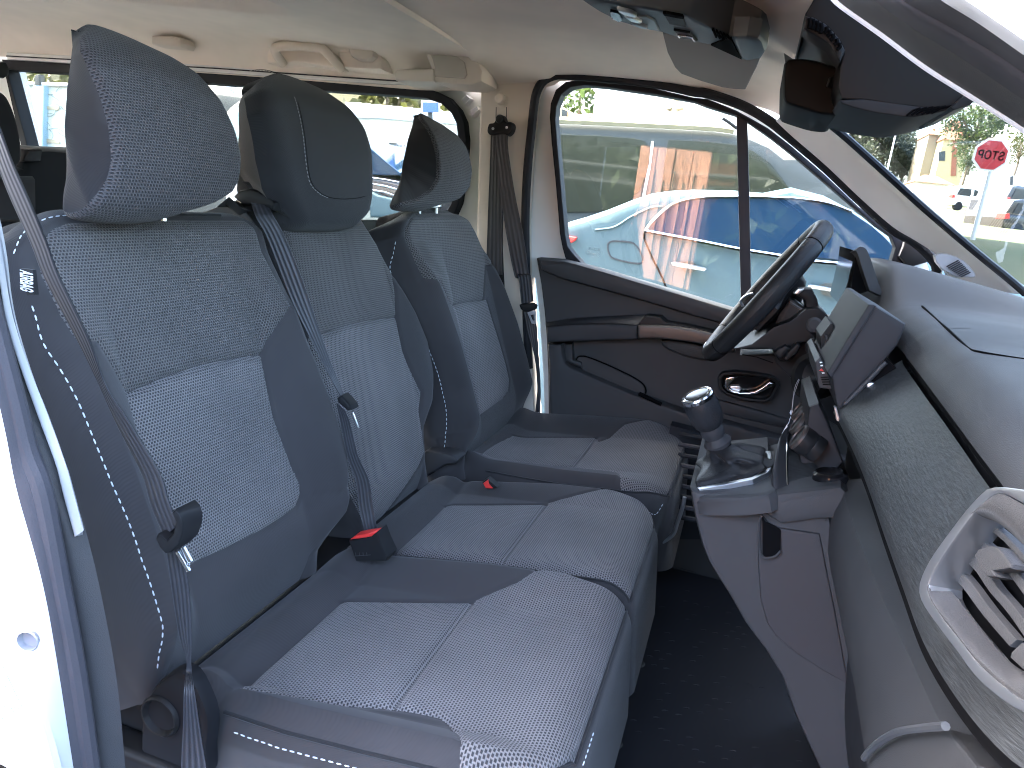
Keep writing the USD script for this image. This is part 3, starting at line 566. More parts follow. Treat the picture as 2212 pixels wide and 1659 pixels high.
# roof lining
sealx = onY('A2', 2.12, (1225, 492), (1270, 455), (1400, 450), (1600, 465), (1900, 500), (2130, 545)); sealx2 = onY('A3', 2.12, (200, 558), (400, 625), (560, 715), (640, 780))
se = np.vstack([sealx, sealx2])
zed = lambda x: np.interp(x, np.r_[-3.4, -1.0, -.82, -.7, se[:, 0]], np.r_[.262, .262, .285, .30, se[:, 2] + .004])
def lining(x0, x1, nx, drop=0.0, half=.85, ex=3.2):
    X = np.linspace(x0, x1, nx); Y = np.linspace(-1, 1, 90)
    P = np.zeros((nx, 90, 3))
    for i, x in enumerate(X):
        y = 1.295 + half*np.sign(Y)*np.abs(Y)**.8; t = np.abs(Y)
        z = zed(x) + (.375 - drop + .012*math.sin(x*2.2) - zed(x))*(1 - t**ex)
        P[i] = np.stack([np.full(90, x), y, z], 1)
    return P
front = lining(-.80, .03, 60, ex=4.5)
xf = lambda y: np.interp(y, [.4, .7, 1.0, 1.5, 1.8, 2.0, 2.2], [.12, .07, .03, .025, .05, .10, .13])
for i in range(60):
    k = i/59; front[i, :, 0] = -.80 + (xf(front[i, :, 1]) + .80)*k; front[i, :, 2] -= np.clip(k - .72, 0, 1)**2*1.05*(1 - np.abs((front[i, :, 1] - 1.295)/.85)**2)*.9
van.part('roof_lining', shell(front, .012), M['lining'], label='beige front roof lining')
rear = lining(-3.28, -.785, 110, .012, ex=11)
def recess(P, x0, x1, y0, y1, d, soft=.03):
    a = np.clip((P[..., 0] - x0)/soft, 0, 1)*np.clip((x1 - P[..., 0])/soft, 0, 1)*np.clip((P[..., 1] - y0)/soft, 0, 1)*np.clip((y1 - P[..., 1])/soft, 0, 1); P[..., 2] += d*a
recess(rear, -1.86, -1.10, .7, 1.66, .022, .05); recess(rear, -2.9, -2.12, .7, 1.66, .022, .05)
van.part('rear_roof_lining', shell(rear, .012), M['lining'], label='beige rear roof lining with sunk panels')
ye = np.linspace(.6, 2.0, 50); lip = np.stack([np.full(50, -.81), ye, np.interp(ye, rear[-1, :, 1], rear[-1, :, 2]) - .003], 1)
van.part('lining_joint', tube(lip, .0028, 8), M['rubber_grey'])
# far side: sliding door with its window
W1o = np.vstack([onY('N', WY, (13, 130), (143, 139), (300, 150), (471, 161), (710, 176), (824, 184), (894, 190), (942, 197), (973, 212), (995, 237), (1007, 264), (1011, 302), (1009, 340), (1003, 400), (996, 440)), xz(WY, (-.93, -.26), (-1.0, -.30), (-2.5, -.30))])
W1i = np.vstack([onY('N', WY, (24, 152), (143, 160), (300, 171), (471, 183), (743, 200), (851, 207), (925, 214), (958, 226), (979, 246), (990, 268), (994, 302), (992, 340), (986, 400), (979, 440)), xz(WY, (-.98, -.24), (-1.03, -.27), (-2.46, -.27))])
van.part('sliding_door', prism(xz(WY + .02, (-3.25, -1.03), (-.70, -1.03), (-.70, .30), (-3.25, .27)), [0, .05, 0], holes=[W1o + [0, .02, 0]]), M['paint'])
van.part('window_seal', prism(W1o - [0, .018, 0], [0, .05, 0], .004, holes=[W1i - [0, .018, 0]]), M['rubber'])
van.part('side_window', prism(W1o*[1, 1, 1] + [0, .035, 0], [0, .004, 0]), M['rear_glass'], label='rear side window pane')
van.part('door_rail', pY('N', WY - .03, .05, (13, 113), (143, 119), (300, 130), (471, 140), (640, 152), (860, 168), (1000, 180), (1000, 187), (824, 182), (640, 169), (471, 157), (300, 146), (143, 136), (14, 128), bev=.004), M['paint'])
van.part('rail_groove', tube(onY('N', WY - .033, (14, 121), (143, 128), (300, 138), (471, 148), (640, 160), (860, 175)), .0022, 6), M['rubber_grey'])
# centre post with its lining
van.part('post_lining', prism(np.vstack([onY('N', 2.115, (1036, 172), (1036, 205), (1033, 300), (1027, 513), (1022, 640), (1020, 950), (1156, 950), (1150, 800), (1144, 700), (1139, 600), (1138, 470), (1142, 362), (1151, 280), (1159, 200), (1174, 178), (1185, 165), (1100, 160))]), [0, .08, 0], .012), M['trim_beige'])
van.part('post_dark_strip', pY('A2', 2.108, .03, (925, 880), (905, 1250), (892, 1500), (905, 1800), (1000, 1800), (985, 1500), (985, 1100), (955, 880), bev=.004), M['black'])  # plain dark strip behind the belt
van.part('door_check', pY('D2', WY - .01, .03, (1935, 540), (1975, 500), (2005, 530), (1960, 580), bev=.003), M['trim_grey'])
van.part('door_check', pY('D2', WY - .01, .03, (2000, 630), (2060, 590), (2072, 620), (2020, 680), bev=.003), M['trim_grey'])
o = onY('A2', 2.113, (978, 590))[0]
van.part('adjuster', prism(onY('A2', 2.113, (945, 560), (975, 540), (1005, 548), (1022, 580), (1018, 620), (1000, 645), (965, 645), (942, 610)), [0, .02, 0], .006, sm=24), M['trim_beige'])
van.part('adjuster_knob', lathe(o - [0, .006, 0], [0, -1.0, 0], [(0, .012), (.011, .011), (.015, .006), (.016, -.01)], 24), M['trim_beige'])
van.part('height_slot', tube(onY('A2', 2.113, (950, 640), (948, 720), (955, 780)), .0012, 5), M['rubber_grey']); van.part('height_slot', tube(onY('A2', 2.113, (1012, 640), (1010, 720), (1015, 800)), .0012, 5), M['rubber_grey'])
# moulded cover above the post, grab handle, hook
van.part('post_cover', pY('D2', 1.99, .13, (1640, 150), (1660, 128), (1760, 118), (1870, 125), (1990, 185), (2075, 250), (2103, 310), (2098, 395), (2010, 427), (1850, 416), (1700, 400), (1690, 280), bev=.014), M['trim_beige'])
van.part('post_cover', pY('D2', 1.985, .13, (1392, 330), (1410, 300), (1560, 290), (1720, 287), (1722, 402), (1560, 398), (1405, 385), bev=.010), M['trim_beige'])
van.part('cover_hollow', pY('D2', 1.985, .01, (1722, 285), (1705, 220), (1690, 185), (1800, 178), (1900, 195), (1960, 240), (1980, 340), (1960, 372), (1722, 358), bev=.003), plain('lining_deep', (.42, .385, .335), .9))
ghp = onY('D2', 1.99, (440, 230), (435, 175), (455, 130), (520, 112), (640, 112), (760, 120), (830, 135), (870, 170), (900, 230), (915, 265))
ghp[[0, -1], 1] += .05; ghp[[1, -2], 1] += .02
van.part('grab_handle', tube(spline(ghp, 50), .0135, 12), M['trim_beige'])
van.part('handle_seat', pY('D2', 2.035, .08, (385, 250), (380, 170), (420, 95), (560, 80), (850, 95), (900, 130), (945, 220), (940, 285), (880, 285), (640, 240), (480, 250), bev=.008), M['lining'])
van.part('coat_hook', pY('D2', 2.0, .08, (1030, 110), (1225, 115), (1240, 150), (1230, 195), (1190, 228), (1100, 225), (1050, 195), (1030, 150), bev=.010), M['trim_beige'])
van.part('hook_seat', pY('D2', 2.03, .08, (940, 95), (1200, 100), (1270, 150), (1310, 220), (1300, 300), (1000, 290), (960, 200), bev=.008), M['lining'])
gh2 = onY('D1', 2.0, (1500, 350), (1700, 350), (1790, 370), (1810, 430), (1790, 470), (1500, 440))
van.part('grab_handle', prism(gh2, [0, .06, 0], .01), M['trim_beige'])
# rubber seal round the driver's door opening
sp = np.vstack([onY('A2', 2.112, (1145, 2200), (1132, 1900), (1128, 1659), (1124, 1300), (1138, 1000), (1162, 760), (1180, 600), (1200, 530), (1235, 480), (1290, 453), (1350, 447), (1600, 466), (1900, 500), (2130, 548)), onY('A3', 2.10, (200, 560), (400, 628), (560, 718), (700, 828), (900, 998), (1100, 1188), (1300, 1368), (1440, 1450), (1530, 1535), (1570, 1610), (1530, 1700))])
van.part('door_opening_seal', tube(spline(sp, 160), .0125, 10), M['rubber'])
# windscreen pillar, far side
pb = onY('A3', 2.085, (605, 722), (700, 812), (900, 985), (1100, 1175), (1300, 1352), (1440, 1438), (1560, 1520), (1600, 1600), (1640, 1700))
pc = onY('A3', 2.03, (650, 680), (780, 700), (960, 850), (1180, 1040), (1420, 1260), (1600, 1400), (1760, 1530), (1900, 1660), (2000, 1750))
pa = onY('A3', 1.985, (712, 625), (855, 690), (1000, 803), (1200, 980), (1500, 1253), (1700, 1425), (1860, 1560), (2000, 1672), (2100, 1760))
n = 60; L = np.stack([spline(c, n) for c in (pb, pb*.5 + pc*.5 - [0, .004, 0], pc - [0, .012, 0], pa*.5 + pc*.5 - [0, .006, 0], pa)], 1); L = np.stack([spline(L[k], 24) for k in range(n)])
van.part('pillar_trim', shell(L, .01), M['trim_grey'], label='pale grey windscreen pillar trim')
van.part('screen_edge', tube(spline(onY('A3', 1.98, (860, 690), (1000, 800), (1200, 978), (1500, 1250), (1800, 1505), (2000, 1668), (2100, 1755)), 60), .0085, 8), M['gloss'])
sq = onY('D6', 1.99, (1060, 180), (1130, 160), (1200, 165), (1300, 200), (1370, 240), (1440, 310), (1485, 370), (1490, 410), (1300, 410), (1140, 330), (1075, 250))
van.part('speaker_grille', prism(sq, [0, .02, 0], .003), plain('grille_trim_dimmed', (.30, .30, .32), .6))  # same colour as the pillar trim, darkened against the light it faces
for k in range(9):
    t = k/8; a = np.array([1190 + 40*(1 - t)*0, 290]) 
    p0, p1 = (1185 + t*150 - 0, 300 + t*105), (1310 + t*125, 232 + t*125)
    van.part('grille_slot', tube(onY('D6', 1.987, p0, p1), .0016, 5), M['rubber_grey'])
# windscreen
fa = onY('A3', 1.98, (712, 625), (860, 685), (1000, 798), (1200, 975), (1500, 1248), (1800, 1500), (2100, 1755)); fa = np.vstack([fa, fa[-1] + (fa[-1] - fa[-2])*1.5])
na = fa*[1, 0, 1] + [-.02, .56, -.05]
rows = []
for t in np.linspace(0, 1, 25):
    c = fa*(1 - t) + na*t; k = 4*t*(1 - t); w = np.linspace(.06, .22, len(c)); c = c + np.stack([-.05*k*np.linspace(1, 0, len(c)) + w*k*np.linspace(0, 1, len(c)), 0*w, .075*k*np.linspace(1, 0, len(c))], 1); rows.append(spline(c, 30))
WS = np.array(rows)
van.part('windscreen', grid(WS), M['screen_glass'], smooth=True)
# near pillar, close to the lens on the right
n1 = onY('A3', .60, (930, -40), (1000, 30), (1240, 200), (1500, 395), (1800, 585), (2088, 770), (2300, 930))
n2 = onY('A3', .55, (1160, -40), (1230, 30), (1440, 180), (1700, 340), (2088, 600), (2300, 760))
n3 = onY('A3', .50, (1330, -40), (1390, 20), (1640, 160), (1880, 300), (2088, 440), (2300, 600))
n4 = onY('A3', .46, (1540, -40), (1620, 20), (1800, 130), (1960, 240), (2088, 330), (2300, 470))
n5 = onY('A3', .43, (1640, -60), (1740, 0), (1900, 110), (2088, 240), (2300, 390))
def strip(a, b, bulge, n=50, m=14):
    a, b = spline(a, n), spline(b, n); o = []
    for t in np.linspace(0, 1, m): o.append(a*(1 - t) + b*t - np.array([0, 1, .3])*bulge*math.sin(math.pi*t))
    return shell(np.stack(o, 1), .006)
van.part('near_pillar_trim', strip(n1, n2, .006), M['plastic_soft'], label='dark grey trim of the near windscreen pillar')
van.part('near_pillar_edge', tube(spline(n1, 50), .0025, 8), M['trim_grey'])
van.part('near_pillar_seal', strip(n2, n3, .014), M['rubber_grey'])
van.part('near_pillar_channel', strip(n3, n4, .004), M['rubber_grey'])
van.part('near_pillar_flange', strip(n4, n5, .006), M['trim_grey'])
n6 = n5 + [.5, -.06, .25]
van.part('near_pillar_paint', strip(n5, n6, .03), M['paint'])
# near side behind the door opening
van.part('near_side', prism(xz(.40, (-3.3, -1.03), (-.78, -1.03), (-.80, .30), (-3.3, .30)), [0, .04, 0], holes=[xz(.40, (-2.6, -.28), (-1.05, -.28), (-1.1, .2), (-2.6, .2))]), M['paint'])
van.part('near_window', prism(xz(.42, (-2.6, -.28), (-1.05, -.28), (-1.1, .2), (-2.6, .2)), [0, .004, 0]), M['glass'])
van.part('near_rail', rbox((-.85, .42, .30), (.1, .52, .40), .02), M['paint'])
van.part('sill', rbox((-.6, .36, -1.05), (.5, .60, -.985), .015), M['plastic'])
# near centre post (door jamb): trim, seal, painted metal
j2 = lambda y, p4, p7: np.vstack([onY('A4', y, *p4), onY('A7', y, *p7)])
ja = j2(.47, [(-60, -300), (8, 60), (48, 330), (84, 500), (160, 740), (285, 1060), (390, 1350)], [(432, 0), (512, 240), (600, 600), (700, 1150), (752, 1700)])
jb = j2(.455, [(-160, -300), (-60, 100), (0, 400), (60, 640), (140, 950), (225, 1280)], [(310, 0), (415, 540), (515, 1100), (600, 1700)])
jc = j2(.44, [(-230, -200), (-120, 200), (-10, 600), (80, 950), (160, 1280)], [(245, 0), (345, 540), (450, 1100), (535, 1700)])
jd = j2(.43, [(-300, 0), (-160, 440), (-40, 850), (40, 1200)], [(100, 0), (250, 540), (340, 1020), (445, 1700)])
van.part('jamb_trim', strip(jb, ja, .004), M['plastic'], label='dark plastic trim of the near door post')
van.part('jamb_seal', tube(spline(jb, 80)*.5 + spline(jc, 80)*.5 - [0, .004, 0], .0085, 10), M['rubber_grey'])
van.part('jamb_channel', strip(jd, jc, .002), M['rubber_grey'])
w0 = j2(.462, [(-75, -300), (-4, 60), (24, 330), (60, 520), (130, 760), (240, 1080), (340, 1350)], [(376, 0), (450, 272)])
w1 = j2(.462, [(-62, -300), (10, 60), (50, 330), (86, 500), (162, 740), (287, 1060), (392, 1350)], [(436, 0), (500, 240)])
van.part('jamb_edge', strip(w0, w1, .004), M['edge_paint_dimmed'], label='white metal edge on the near door post')
je = onY('N', .41, (-260, 500), (-200, 700), (-150, 900), (0, 1330), (60, 1470), (112, 1640), (125, 1720))
van.part('jamb_paint_dimmed', strip(je, jd, .002), M['jamb_paint_dimmed'])
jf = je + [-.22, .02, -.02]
van.part('jamb_face', strip(jf, je, -.004), M['jamb_paint_dimmed'])
oh = onY('A7', .405, (192, 885))[0]
van.part('jamb_hole', lathe(oh + [0, -.004, 0], [.25, -1.0, 0], [(0, -.004), (.0075, -.004), (.0085, .001), (.0095, .0)], 24), plain('hole_grey', (.2, .2, .22), .6))
# sticker on the painted post
mp = plain('sticker_white', (.62, .64, .66), .4); mi_ = plain('sticker_ink', (.2, .21, .25), .6)
sk = onY('D5', .398, (-120, 420), (0, 590), (192, 1000), (0, 1120), (-160, 1180))
van.part('sticker', prism(sk, [0, .002, 0]), mp, label='printed label on the white door post')
for a, b in [((0, 590), (192, 1000)), ((192, 1000), (0, 1120)), ((0, 860), (110, 1045))]: van.part('sticker_line', tube(onY('D5', .397, a, b), .0005, 4), mi_)
for i in range(9):
    for j in range(5):
        x = 40 + i*14 - j*26; y = 745 + i*32 + j*6
        if x < -20 or rng.random() < .25: continue
        l = 8 + rng.random()*10
        van.part('printed_line', prism(onY('D5', .3972, (x, y), (x + l*.55, y + l*1.1), (x + l*.55 - 14, y + l*1.1 + 7), (x - 14, y + 7)), [0, .0004, 0]), mi_)

# ================================================================ the driver's door
door = Thing('driver_door', 'closed driver door with dark plastic panel and large side window', 'door', (-.1, 2.17, -1.0))
Wo = np.vstack([onY('A2', WY, (1335, 1400), (1310, 1100), (1285, 850), (1274, 700), (1280, 620), (1310, 540), (1370, 492), (1450, 478), (1600, 490), (1900, 530), (2130, 585)), onY('A3', WY, (200, 592), (370, 662), (450, 705), (560, 768), (700, 876), (900, 1046), (1100, 1236), (1262, 1345), (1345, 1408), (1378, 1480), (1365, 1570)), onY('N', WY, (1900, 770), (1800, 745), (1720, 722), (1600, 692), (1499, 660), (1320, 610), (1250, 590), (1225, 565)), onY('A2', WY, (1350, 1480))])
Wi = np.vstack([onY('A2', WY, (1368, 1400), (1342, 1100), (1320, 850), (1310, 720), (1316, 640), (1345, 568), (1400, 526), (1480, 513), (1600, 522), (1900, 566), (2130, 608)), onY('A3', WY, (200, 640), (370, 692), (440, 732), (580, 830), (700, 925), (900, 1095), (1100, 1268), (1200, 1352), (1290, 1415), (1315, 1480), (1290, 1560)), onY('N', WY, (1880, 750), (1800, 728), (1720, 706), (1600, 674), (1499, 641), (1330, 596), (1262, 572), (1238, 545)), onY('A2', WY, (1382, 1470))])
do = np.vstack([onY('A2', WY + .012, (1152, 1659), (1160, 1300), (1178, 1000), (1198, 760), (1216, 590), (1250, 510), (1300, 475), (1360, 464), (1600, 482), (1900, 516), (2130, 566)), onY('A3', WY + .012, (200, 574), (400, 648), (560, 738), (700, 848), (900, 1018), (1100, 1208), (1300, 1388), (1420, 1462), (1500, 1550), (1530, 1640)), xz(WY + .012, (.62, -.35), (.62, -1.02), (-.46, -1.02)), onY('D4', WY + .012, (560, 1200), (545, 700), (520, 300), (488, 0))])
door.part('door_frame', prism(do, [0, .05, 0], .006, holes=[Wo + [0, .012, 0]]), M['paint'], label='white painted window frame')
door.part('window_seal', prism(Wo - [0, .012, 0], [0, .045, 0], .004, holes=[Wi - [0, .012, 0]]), M['rubber'])
door.part('window_pane', prism(Wo + [0, .022, 0], [0, .004, 0]), M['glass'], label='large clear side window')
door.part('window_bar', pY('B2', WY - .004, .02, (1578, 290), (1672, 345), (1690, 1000), (1706, 1900), (1616, 1880), (1600, 1200), bev=.003), M['rubber_grey'])
door.part('sail_panel', pY('A3', WY - .03, .04, (1378, 1425), (1400, 1432), (1460, 1480), (1540, 1560), (1400, 1600), (1340, 1530), (1365, 1470), bev=.006), M['plastic'])
mk = plain('etched_mark', (.25, .28, .28), .7)
t = meshkit.text_mesh('ECEUS', .01, .0006); tv = np.array(t.vertices)
a, b = onY('B2', WY + .018, (435, 1435), (345, 1425)); ex = unit(b - a); sc = np.linalg.norm(b - a)/np.ptp(tv[:, 0]); ey = unit(np.cross([0, 1.0, 0], ex)); ey = ey*np.sign(ey[2])
door.part('etched_mark', (a + ex*tv[:, :1]*sc + ey*tv[:, 1:2]*sc + np.array([0, 1.0, 0])*tv[:, 2:], np.array(t.faces)), mk)
for p in [(340, 1450), (428, 1465)]: 
    q = onY('B2', WY + .0175, p)[0]; door.part('etched_ring', tube(q + np.array([(.005*math.cos(k), 0, .005*math.sin(k)) for k in np.linspace(0, 2*math.pi, 13)[:-1]]), .0006, 4, True), mk)
for y in (1455, 1464, 1478): door.part('etched_line', tube(onY('B2', WY + .0175, (362, y), (408 - (y - 1455), y + 4)), .0006, 4), mk)
pan = np.vstack([onY('A5', 2.125, (1190, 122), (1200, 117), (1350, 128), (1420, 145), (1600, 195), (1800, 255), (2130, 352)), onY('N', 2.125, (1578, 668), (1720, 708), (1900, 762), (2010, 800)), xz(2.125, (.60, -.40), (.60, -1.032), (-.47, -1.032)), onY('D4', 2.125, (582, 1010), (578, 700), (568, 450), (552, 250), (528, 50))])
door.part('door_panel', prism(pan, [0, .05, 0], .008), M['plastic_soft'], label='slate plastic inner door panel')
door.part('sill_ledge', pY('A5', 2.095, .05, (1192, 124), (1350, 130), (1420, 147), (1600, 197), (1800, 257), (2130, 354), (2400, 435), (2700, 520), (2700, 620), (2400, 545), (2130, 470), (1800, 372), (1500, 290), (1330, 245), (1215, 195), bev=.016), M['plastic_soft'])
door.part('armrest', pY('D4', 2.045, .09, (562, 350), (750, 335), (900, 330), (1080, 332), (1226, 342), (1226, 450), (1000, 455), (760, 465), (570, 474), bev=.010), M['plastic'])
door.part('armrest_top', loft([onY('D4', 2.046, (562, 350), (750, 334), (900, 329), (1080, 331), (1226, 341)), onY('D4', 2.075, (560, 335), (740, 305), (900, 290), (1080, 280), (1282, 273)), onY('D4', 2.12, (560, 325), (740, 296), (900, 283), (1080, 274), (1300, 265))], 30), M['plastic'])
door.part('pull_handle', pY('D4', 2.04, .03, (1228, 345), (1350, 346), (1500, 356), (1640, 378), (1780, 412), (1960, 470), (1930, 545), (1730, 490), (1600, 466), (1450, 448), (1340, 440), (1228, 444), bev=.007), M['bronze'])
door.part('handle_hollow', pY('D4', 2.06, .06, (1285, 276), (1390, 288), (1430, 325), (1600, 355), (1780, 395), (1960, 455), (1940, 480), (1640, 380), (1500, 356), (1228, 343), bev=.006), M['black'])
door.part('grip_cup', pY('D4', 2.10, .03, (1395, 455), (1450, 452), (1600, 470), (1800, 515), (1800, 590), (1700, 600), (1560, 570), (1440, 520), (1405, 490), bev=.012), M['decor'])
bin_ = np.vstack([onY('D4', 2.075, (572, 480), (678, 480), (684, 560), (700, 615), (740, 650), (830, 690), (1000, 762), (1240, 862), (1400, 920), (1560, 975), (1800, 1040), (2100, 1120)), xz(2.075, (.5, -.60), (.5, -1.03), (-.46, -1.03)), onY('D4', 2.075, (582, 1010), (578, 700))])
door.part('door_bin', prism(bin_, [0, .05, 0], .014), M['plastic_soft'])
door.part('bin_pillar', pY('D4', 2.10, .03, (690, 478), (752, 478), (758, 590), (820, 612), (830, 660), (700, 610), bev=.008), M['plastic'])
door.part('bottle_holder', pY('D4', 2.108, .03, (775, 600), (790, 575), (815, 568), (860, 575), (1000, 630), (1180, 716), (1262, 770), (1284, 810), (1284, 840), (1235, 850), (1000, 760), (835, 680), bev=.004), M['plastic_soft'])
door.part('holder_gap', tube(spline(onY('D4', 2.106, (778, 605), (792, 576), (818, 568), (870, 576), (1010, 632), (1180, 712), (1262, 766), (1286, 812), (1284, 838)), 60), .0022, 6), M['void'])
door.part('bin_gap', tube(onY('D4', 2.074, (1236, 838), (1300, 870), (1400, 918)), .006, 6), M['void'])
hb = [(245, 225), (262, 190), (295, 165), (420, 150), (640, 172), (780, 198), (850, 222), (898, 270), (900, 300), (850, 385), (790, 462), (720, 482), (620, 474), (480, 452), (330, 398), (262, 345), (248, 310)]
hi = [(285, 230), (310, 198), (420, 182), (620, 202), (780, 228), (845, 268), (852, 295), (790, 410), (740, 445), (640, 440), (500, 420), (350, 370), (295, 320)]
hz = Q('B5', *hb); door.part('handle_bezel', prism(np.array([aY(p, 2.085) for p in hz]), [0, .03, 0], .006, holes=[onY('B5', 2.085, *hi)]), M['black'])
door.part('handle_cup', prism(onY('B5', 2.112, *hi), [0, .012, 0]), M['gloss'])
lv = onY('B5', 2.083, (330, 222), (400, 212), (458, 208), (410, 240), (375, 275), (358, 305), (365, 335), (395, 358), (470, 374), (560, 378), (640, 362), (720, 318), (785, 266), (850, 290), (800, 312), (730, 352), (650, 384), (570, 394), (480, 390), (400, 376), (345, 352), (318, 320), (320, 270))
door.part('door_handle', prism(lv, [0, .014, 0], .004), M['chrome'])
door.part('handle_bowl', pY('B5', 2.10, .012, (362, 305), (410, 300), (470, 300), (500, 330), (470, 370), (400, 352), bev=.003), M['satin'])
door.part('lower_trim', pY('D4', 2.115, .03, (1800, 880), (2100, 960), (2400, 1050), (2400, 1120), (2000, 1030), (1800, 980), bev=.01), M['plastic'])
# ================================================================ dashboard
dash = Thing('dashboard', 'slate plastic dashboard with brushed dark decor panel and air vents', 'dashboard', (.4, 1.2, -1.0))
E1 = np.array([(.178, .40), (.183, .488), (.19, .565), (.194, .637), (.201, .743), (.212, .916), (.227, 1.156), (.236, 1.5), (.235, 2.0)])
Ysec = np.linspace(.40, 2.0, 120); e1 = np.interp(Ysec, E1[:, 1], E1[:, 0])
sec = spline(np.array([(.012, -.158, 0), (.0, -.152, 0), (.002, -.140, 0), (.014, -.124, 0), (.034, -.112, 0), (.075, -.106, 0), (.16, -.103, 0), (.32, -.103, 0), (.55, -.115, 0), (.85, -.155, 0)]), 70)
top = np.zeros((120, 70, 3))
def smooth01(x): x = np.clip(x, 0, 1); return x*x*(3 - 2*x)
for i, y in enumerate(Ysec):
    X = e1[i] + sec[:, 0]; Z = sec[:, 1].copy()
    hump = smooth01((y - 1.44)/.2)*(1 - smooth01((y - 1.93)/.09)*.75)
    Z += hump*.074*smooth01((sec[:, 0] - .0)/.02)*np.clip(1 - (X - .21)/.42, 0, 1)**1.0
    top[i] = np.stack([X, np.full(70, y), Z], 1)
dash.part('top_pad', grid(top), M['plastic_soft'], smooth=50)
TP = top.reshape(-1, 3)
def on_sheet(S, pts, lift=.001):
    out = []
    for p in pts:
        d = ray(p); t = (S @ d)/(d @ d); e = np.linalg.norm(S - t[:, None]*d, axis=1)/np.maximum(t, 1e-6); k = np.argsort(e)[:5]; w = 1/(e[k] + 1e-4)
        out.append(d*((t[k]*w).sum()/w.sum())*(1 - lift))
    return np.array(out)
dash.part('lid_gap', tube(spline(on_sheet(TP, Q('D6', (930, 712), (1010, 785), (1100, 870), (1200, 955), (1310, 1060), (1420, 1158), (1500, 1185), (1700, 1222), (1995, 1268), (2300, 1310)), .0015), 60), .0016, 6), M['void'])
lp = on_sheet(TP, Q('D6', (1090, 858), (1200, 852), (1320, 866), (1390, 892), (1438, 940), (1300, 938), (1190, 948)), .002)
lp = np.vstack([lp]); dash.part('lid_grip', (np.vstack([lp, lp.mean(0)]), np.array([[i, (i + 1) % len(lp), len(lp)] for i in range(len(lp))])), M['plastic'])
# cluster hood rim and cluster
dash.part('hood_rim', shell(np.stack([spline(onY('B4', 1.56, (1588, 760), (1530, 610), (1475, 440), (1452, 385), (1428, 348), (1385, 336)), 30), spline(onY('B4', 1.555, (1466, 702), (1438, 620), (1405, 520), (1385, 450), (1368, 400), (1350, 366)), 30)], 1), .02), M['plastic'])
dash.part('cluster_hollow', pY('B4', 1.57, .3, (1352, 372), (1385, 440), (1410, 540), (1470, 705), (1300, 760), (1330, 560)), M['void'])
dash.part('cluster_face', pY('B4', 1.60, .26, (1342, 395), (1362, 400), (1345, 520), (1256, 830), (1232, 835), (1290, 600)), M['gloss'])
for c, y in (((1400, 462), 1.565),): dash.part('hood_clip', prism(onY('B4', y - .008, (1378, 435), (1400, 430), (1420, 470), (1430, 530), (1405, 510), (1385, 475)), [0, .01, 0], .002), M['plastic_soft'])
for c, y, r in (((1218, 905), 1.46, .020), ((1266, 1045), 1.38, .023)):
    o = onY('B4', y, c)[0]; ax = np.array([-.93, -.12, .36])
    dash.part('dial', lathe(o, ax, [(0, -.02), (r*.95, -.02), (r*.95, .006), (r*.8, .008), (0, .008)], 28), M['gloss'])
    dash.part('dial_ring', lathe(o, ax, [(r*.82, .006), (r*.86, .011), (r*.98, .011), (r*1.02, .004), (r*1.0, -.004)], 28), M['chrome'])
# display in the middle
scr = [(1168, 400), (1208, 408), (1384, 514), (1372, 560), (1338, 640), (1268, 725), (1000, 1030), (968, 1008), (940, 845), (918, 808)]
dash.part('display_housing', pY('A6', 1.14, .27, *scr, bev=.006), M['plastic_dark'])
dash.part('display', pY('A6', 1.135, .28, (1160, 396), (1190, 397), (1209, 406), (1080, 610), (937, 838), (914, 802), (1040, 590), bev=.003), M['plastic_dark'], label='upright display slab seen edge on')
dash.part('side_display', pY('B4', 1.30, .1, (1140, 978), (1160, 985), (1208, 1180), (1160, 1296), (1134, 1390), (1112, 1360), (1056, 1190), (1056, 1088), bev=.002), M['black'])
dash.part('display_strip', pY('B4', 1.295, .01, (1090, 1070), (1112, 1076), (1158, 1255), (1142, 1290), bev=.001), M['plastic_soft'])
dash.part('light_spot', pY('B4', 1.29, .004, (1178, 1222), (1186, 1204), (1193, 1206), (1184, 1226)), M['thread'])
bank = onY('B4', 1.20, (1012, 1300), (1050, 1262), (1100, 1335), (1118, 1400), (1142, 1440), (1152, 1520), (1140, 1534), (1048, 1520), (1034, 1480))
dash.part('switch_bank', prism(bank, [0, .2, 0], .004), M['plastic'])
ip = plain('icon_white', (.7, .72, .74), .5)
for (x, y), m in (((1048, 1304), ip), ((1054, 1330), ip), ((1066, 1392), ip)): dash.part('icon', pY('B4', 1.196, .003, (x, y), (x + 22, y - 2), (x + 24, y + 6), (x + 3, y + 8)), m)
dash.part('hazard_icon', pY('B4', 1.196, .003, (1046, 1376), (1064, 1358), (1084, 1380)), M['red'])
for k in range(4): dash.part('key_gap', tube(onY('B4', 1.197, (1056 + k*6, 1430 + k*20), (1116 + k*9, 1428 + k*20)), .0007, 4), M['void'])
# vent under the display
dash.part('vent_hollow', pY('A6', 1.135, .12, (1005, 1012), (1268, 728), (1310, 765), (1345, 790), (1020, 1075)), M['void'])
dash.part('vent_frame', tube(onY('A6', 1.132, (1018, 995), (1130, 880), (1262, 742)), .0035, 8), M['plastic'])
for k in range(4):
    x, y = 1255 - k*58, 775 + k*60
    dash.part('vent_slat', pY('A6', 1.137, .1, (x, y), (x + 38, y + 6), (x + 58, y + 36), (x + 28, y + 42), (x - 6, y + 22), bev=.001), M['plastic'])
dash.part('vent_knob', pY('A6', 1.128, .03, (1148, 872), (1172, 862), (1208, 868), (1204, 885), (1168, 915), (1150, 905), bev=.003), M['satin'])
dash.part('vent_knob', pY('A6', 1.13, .03, (1030, 990), (1070, 990), (1074, 998), (1034, 1000), bev=.001), M['satin'])
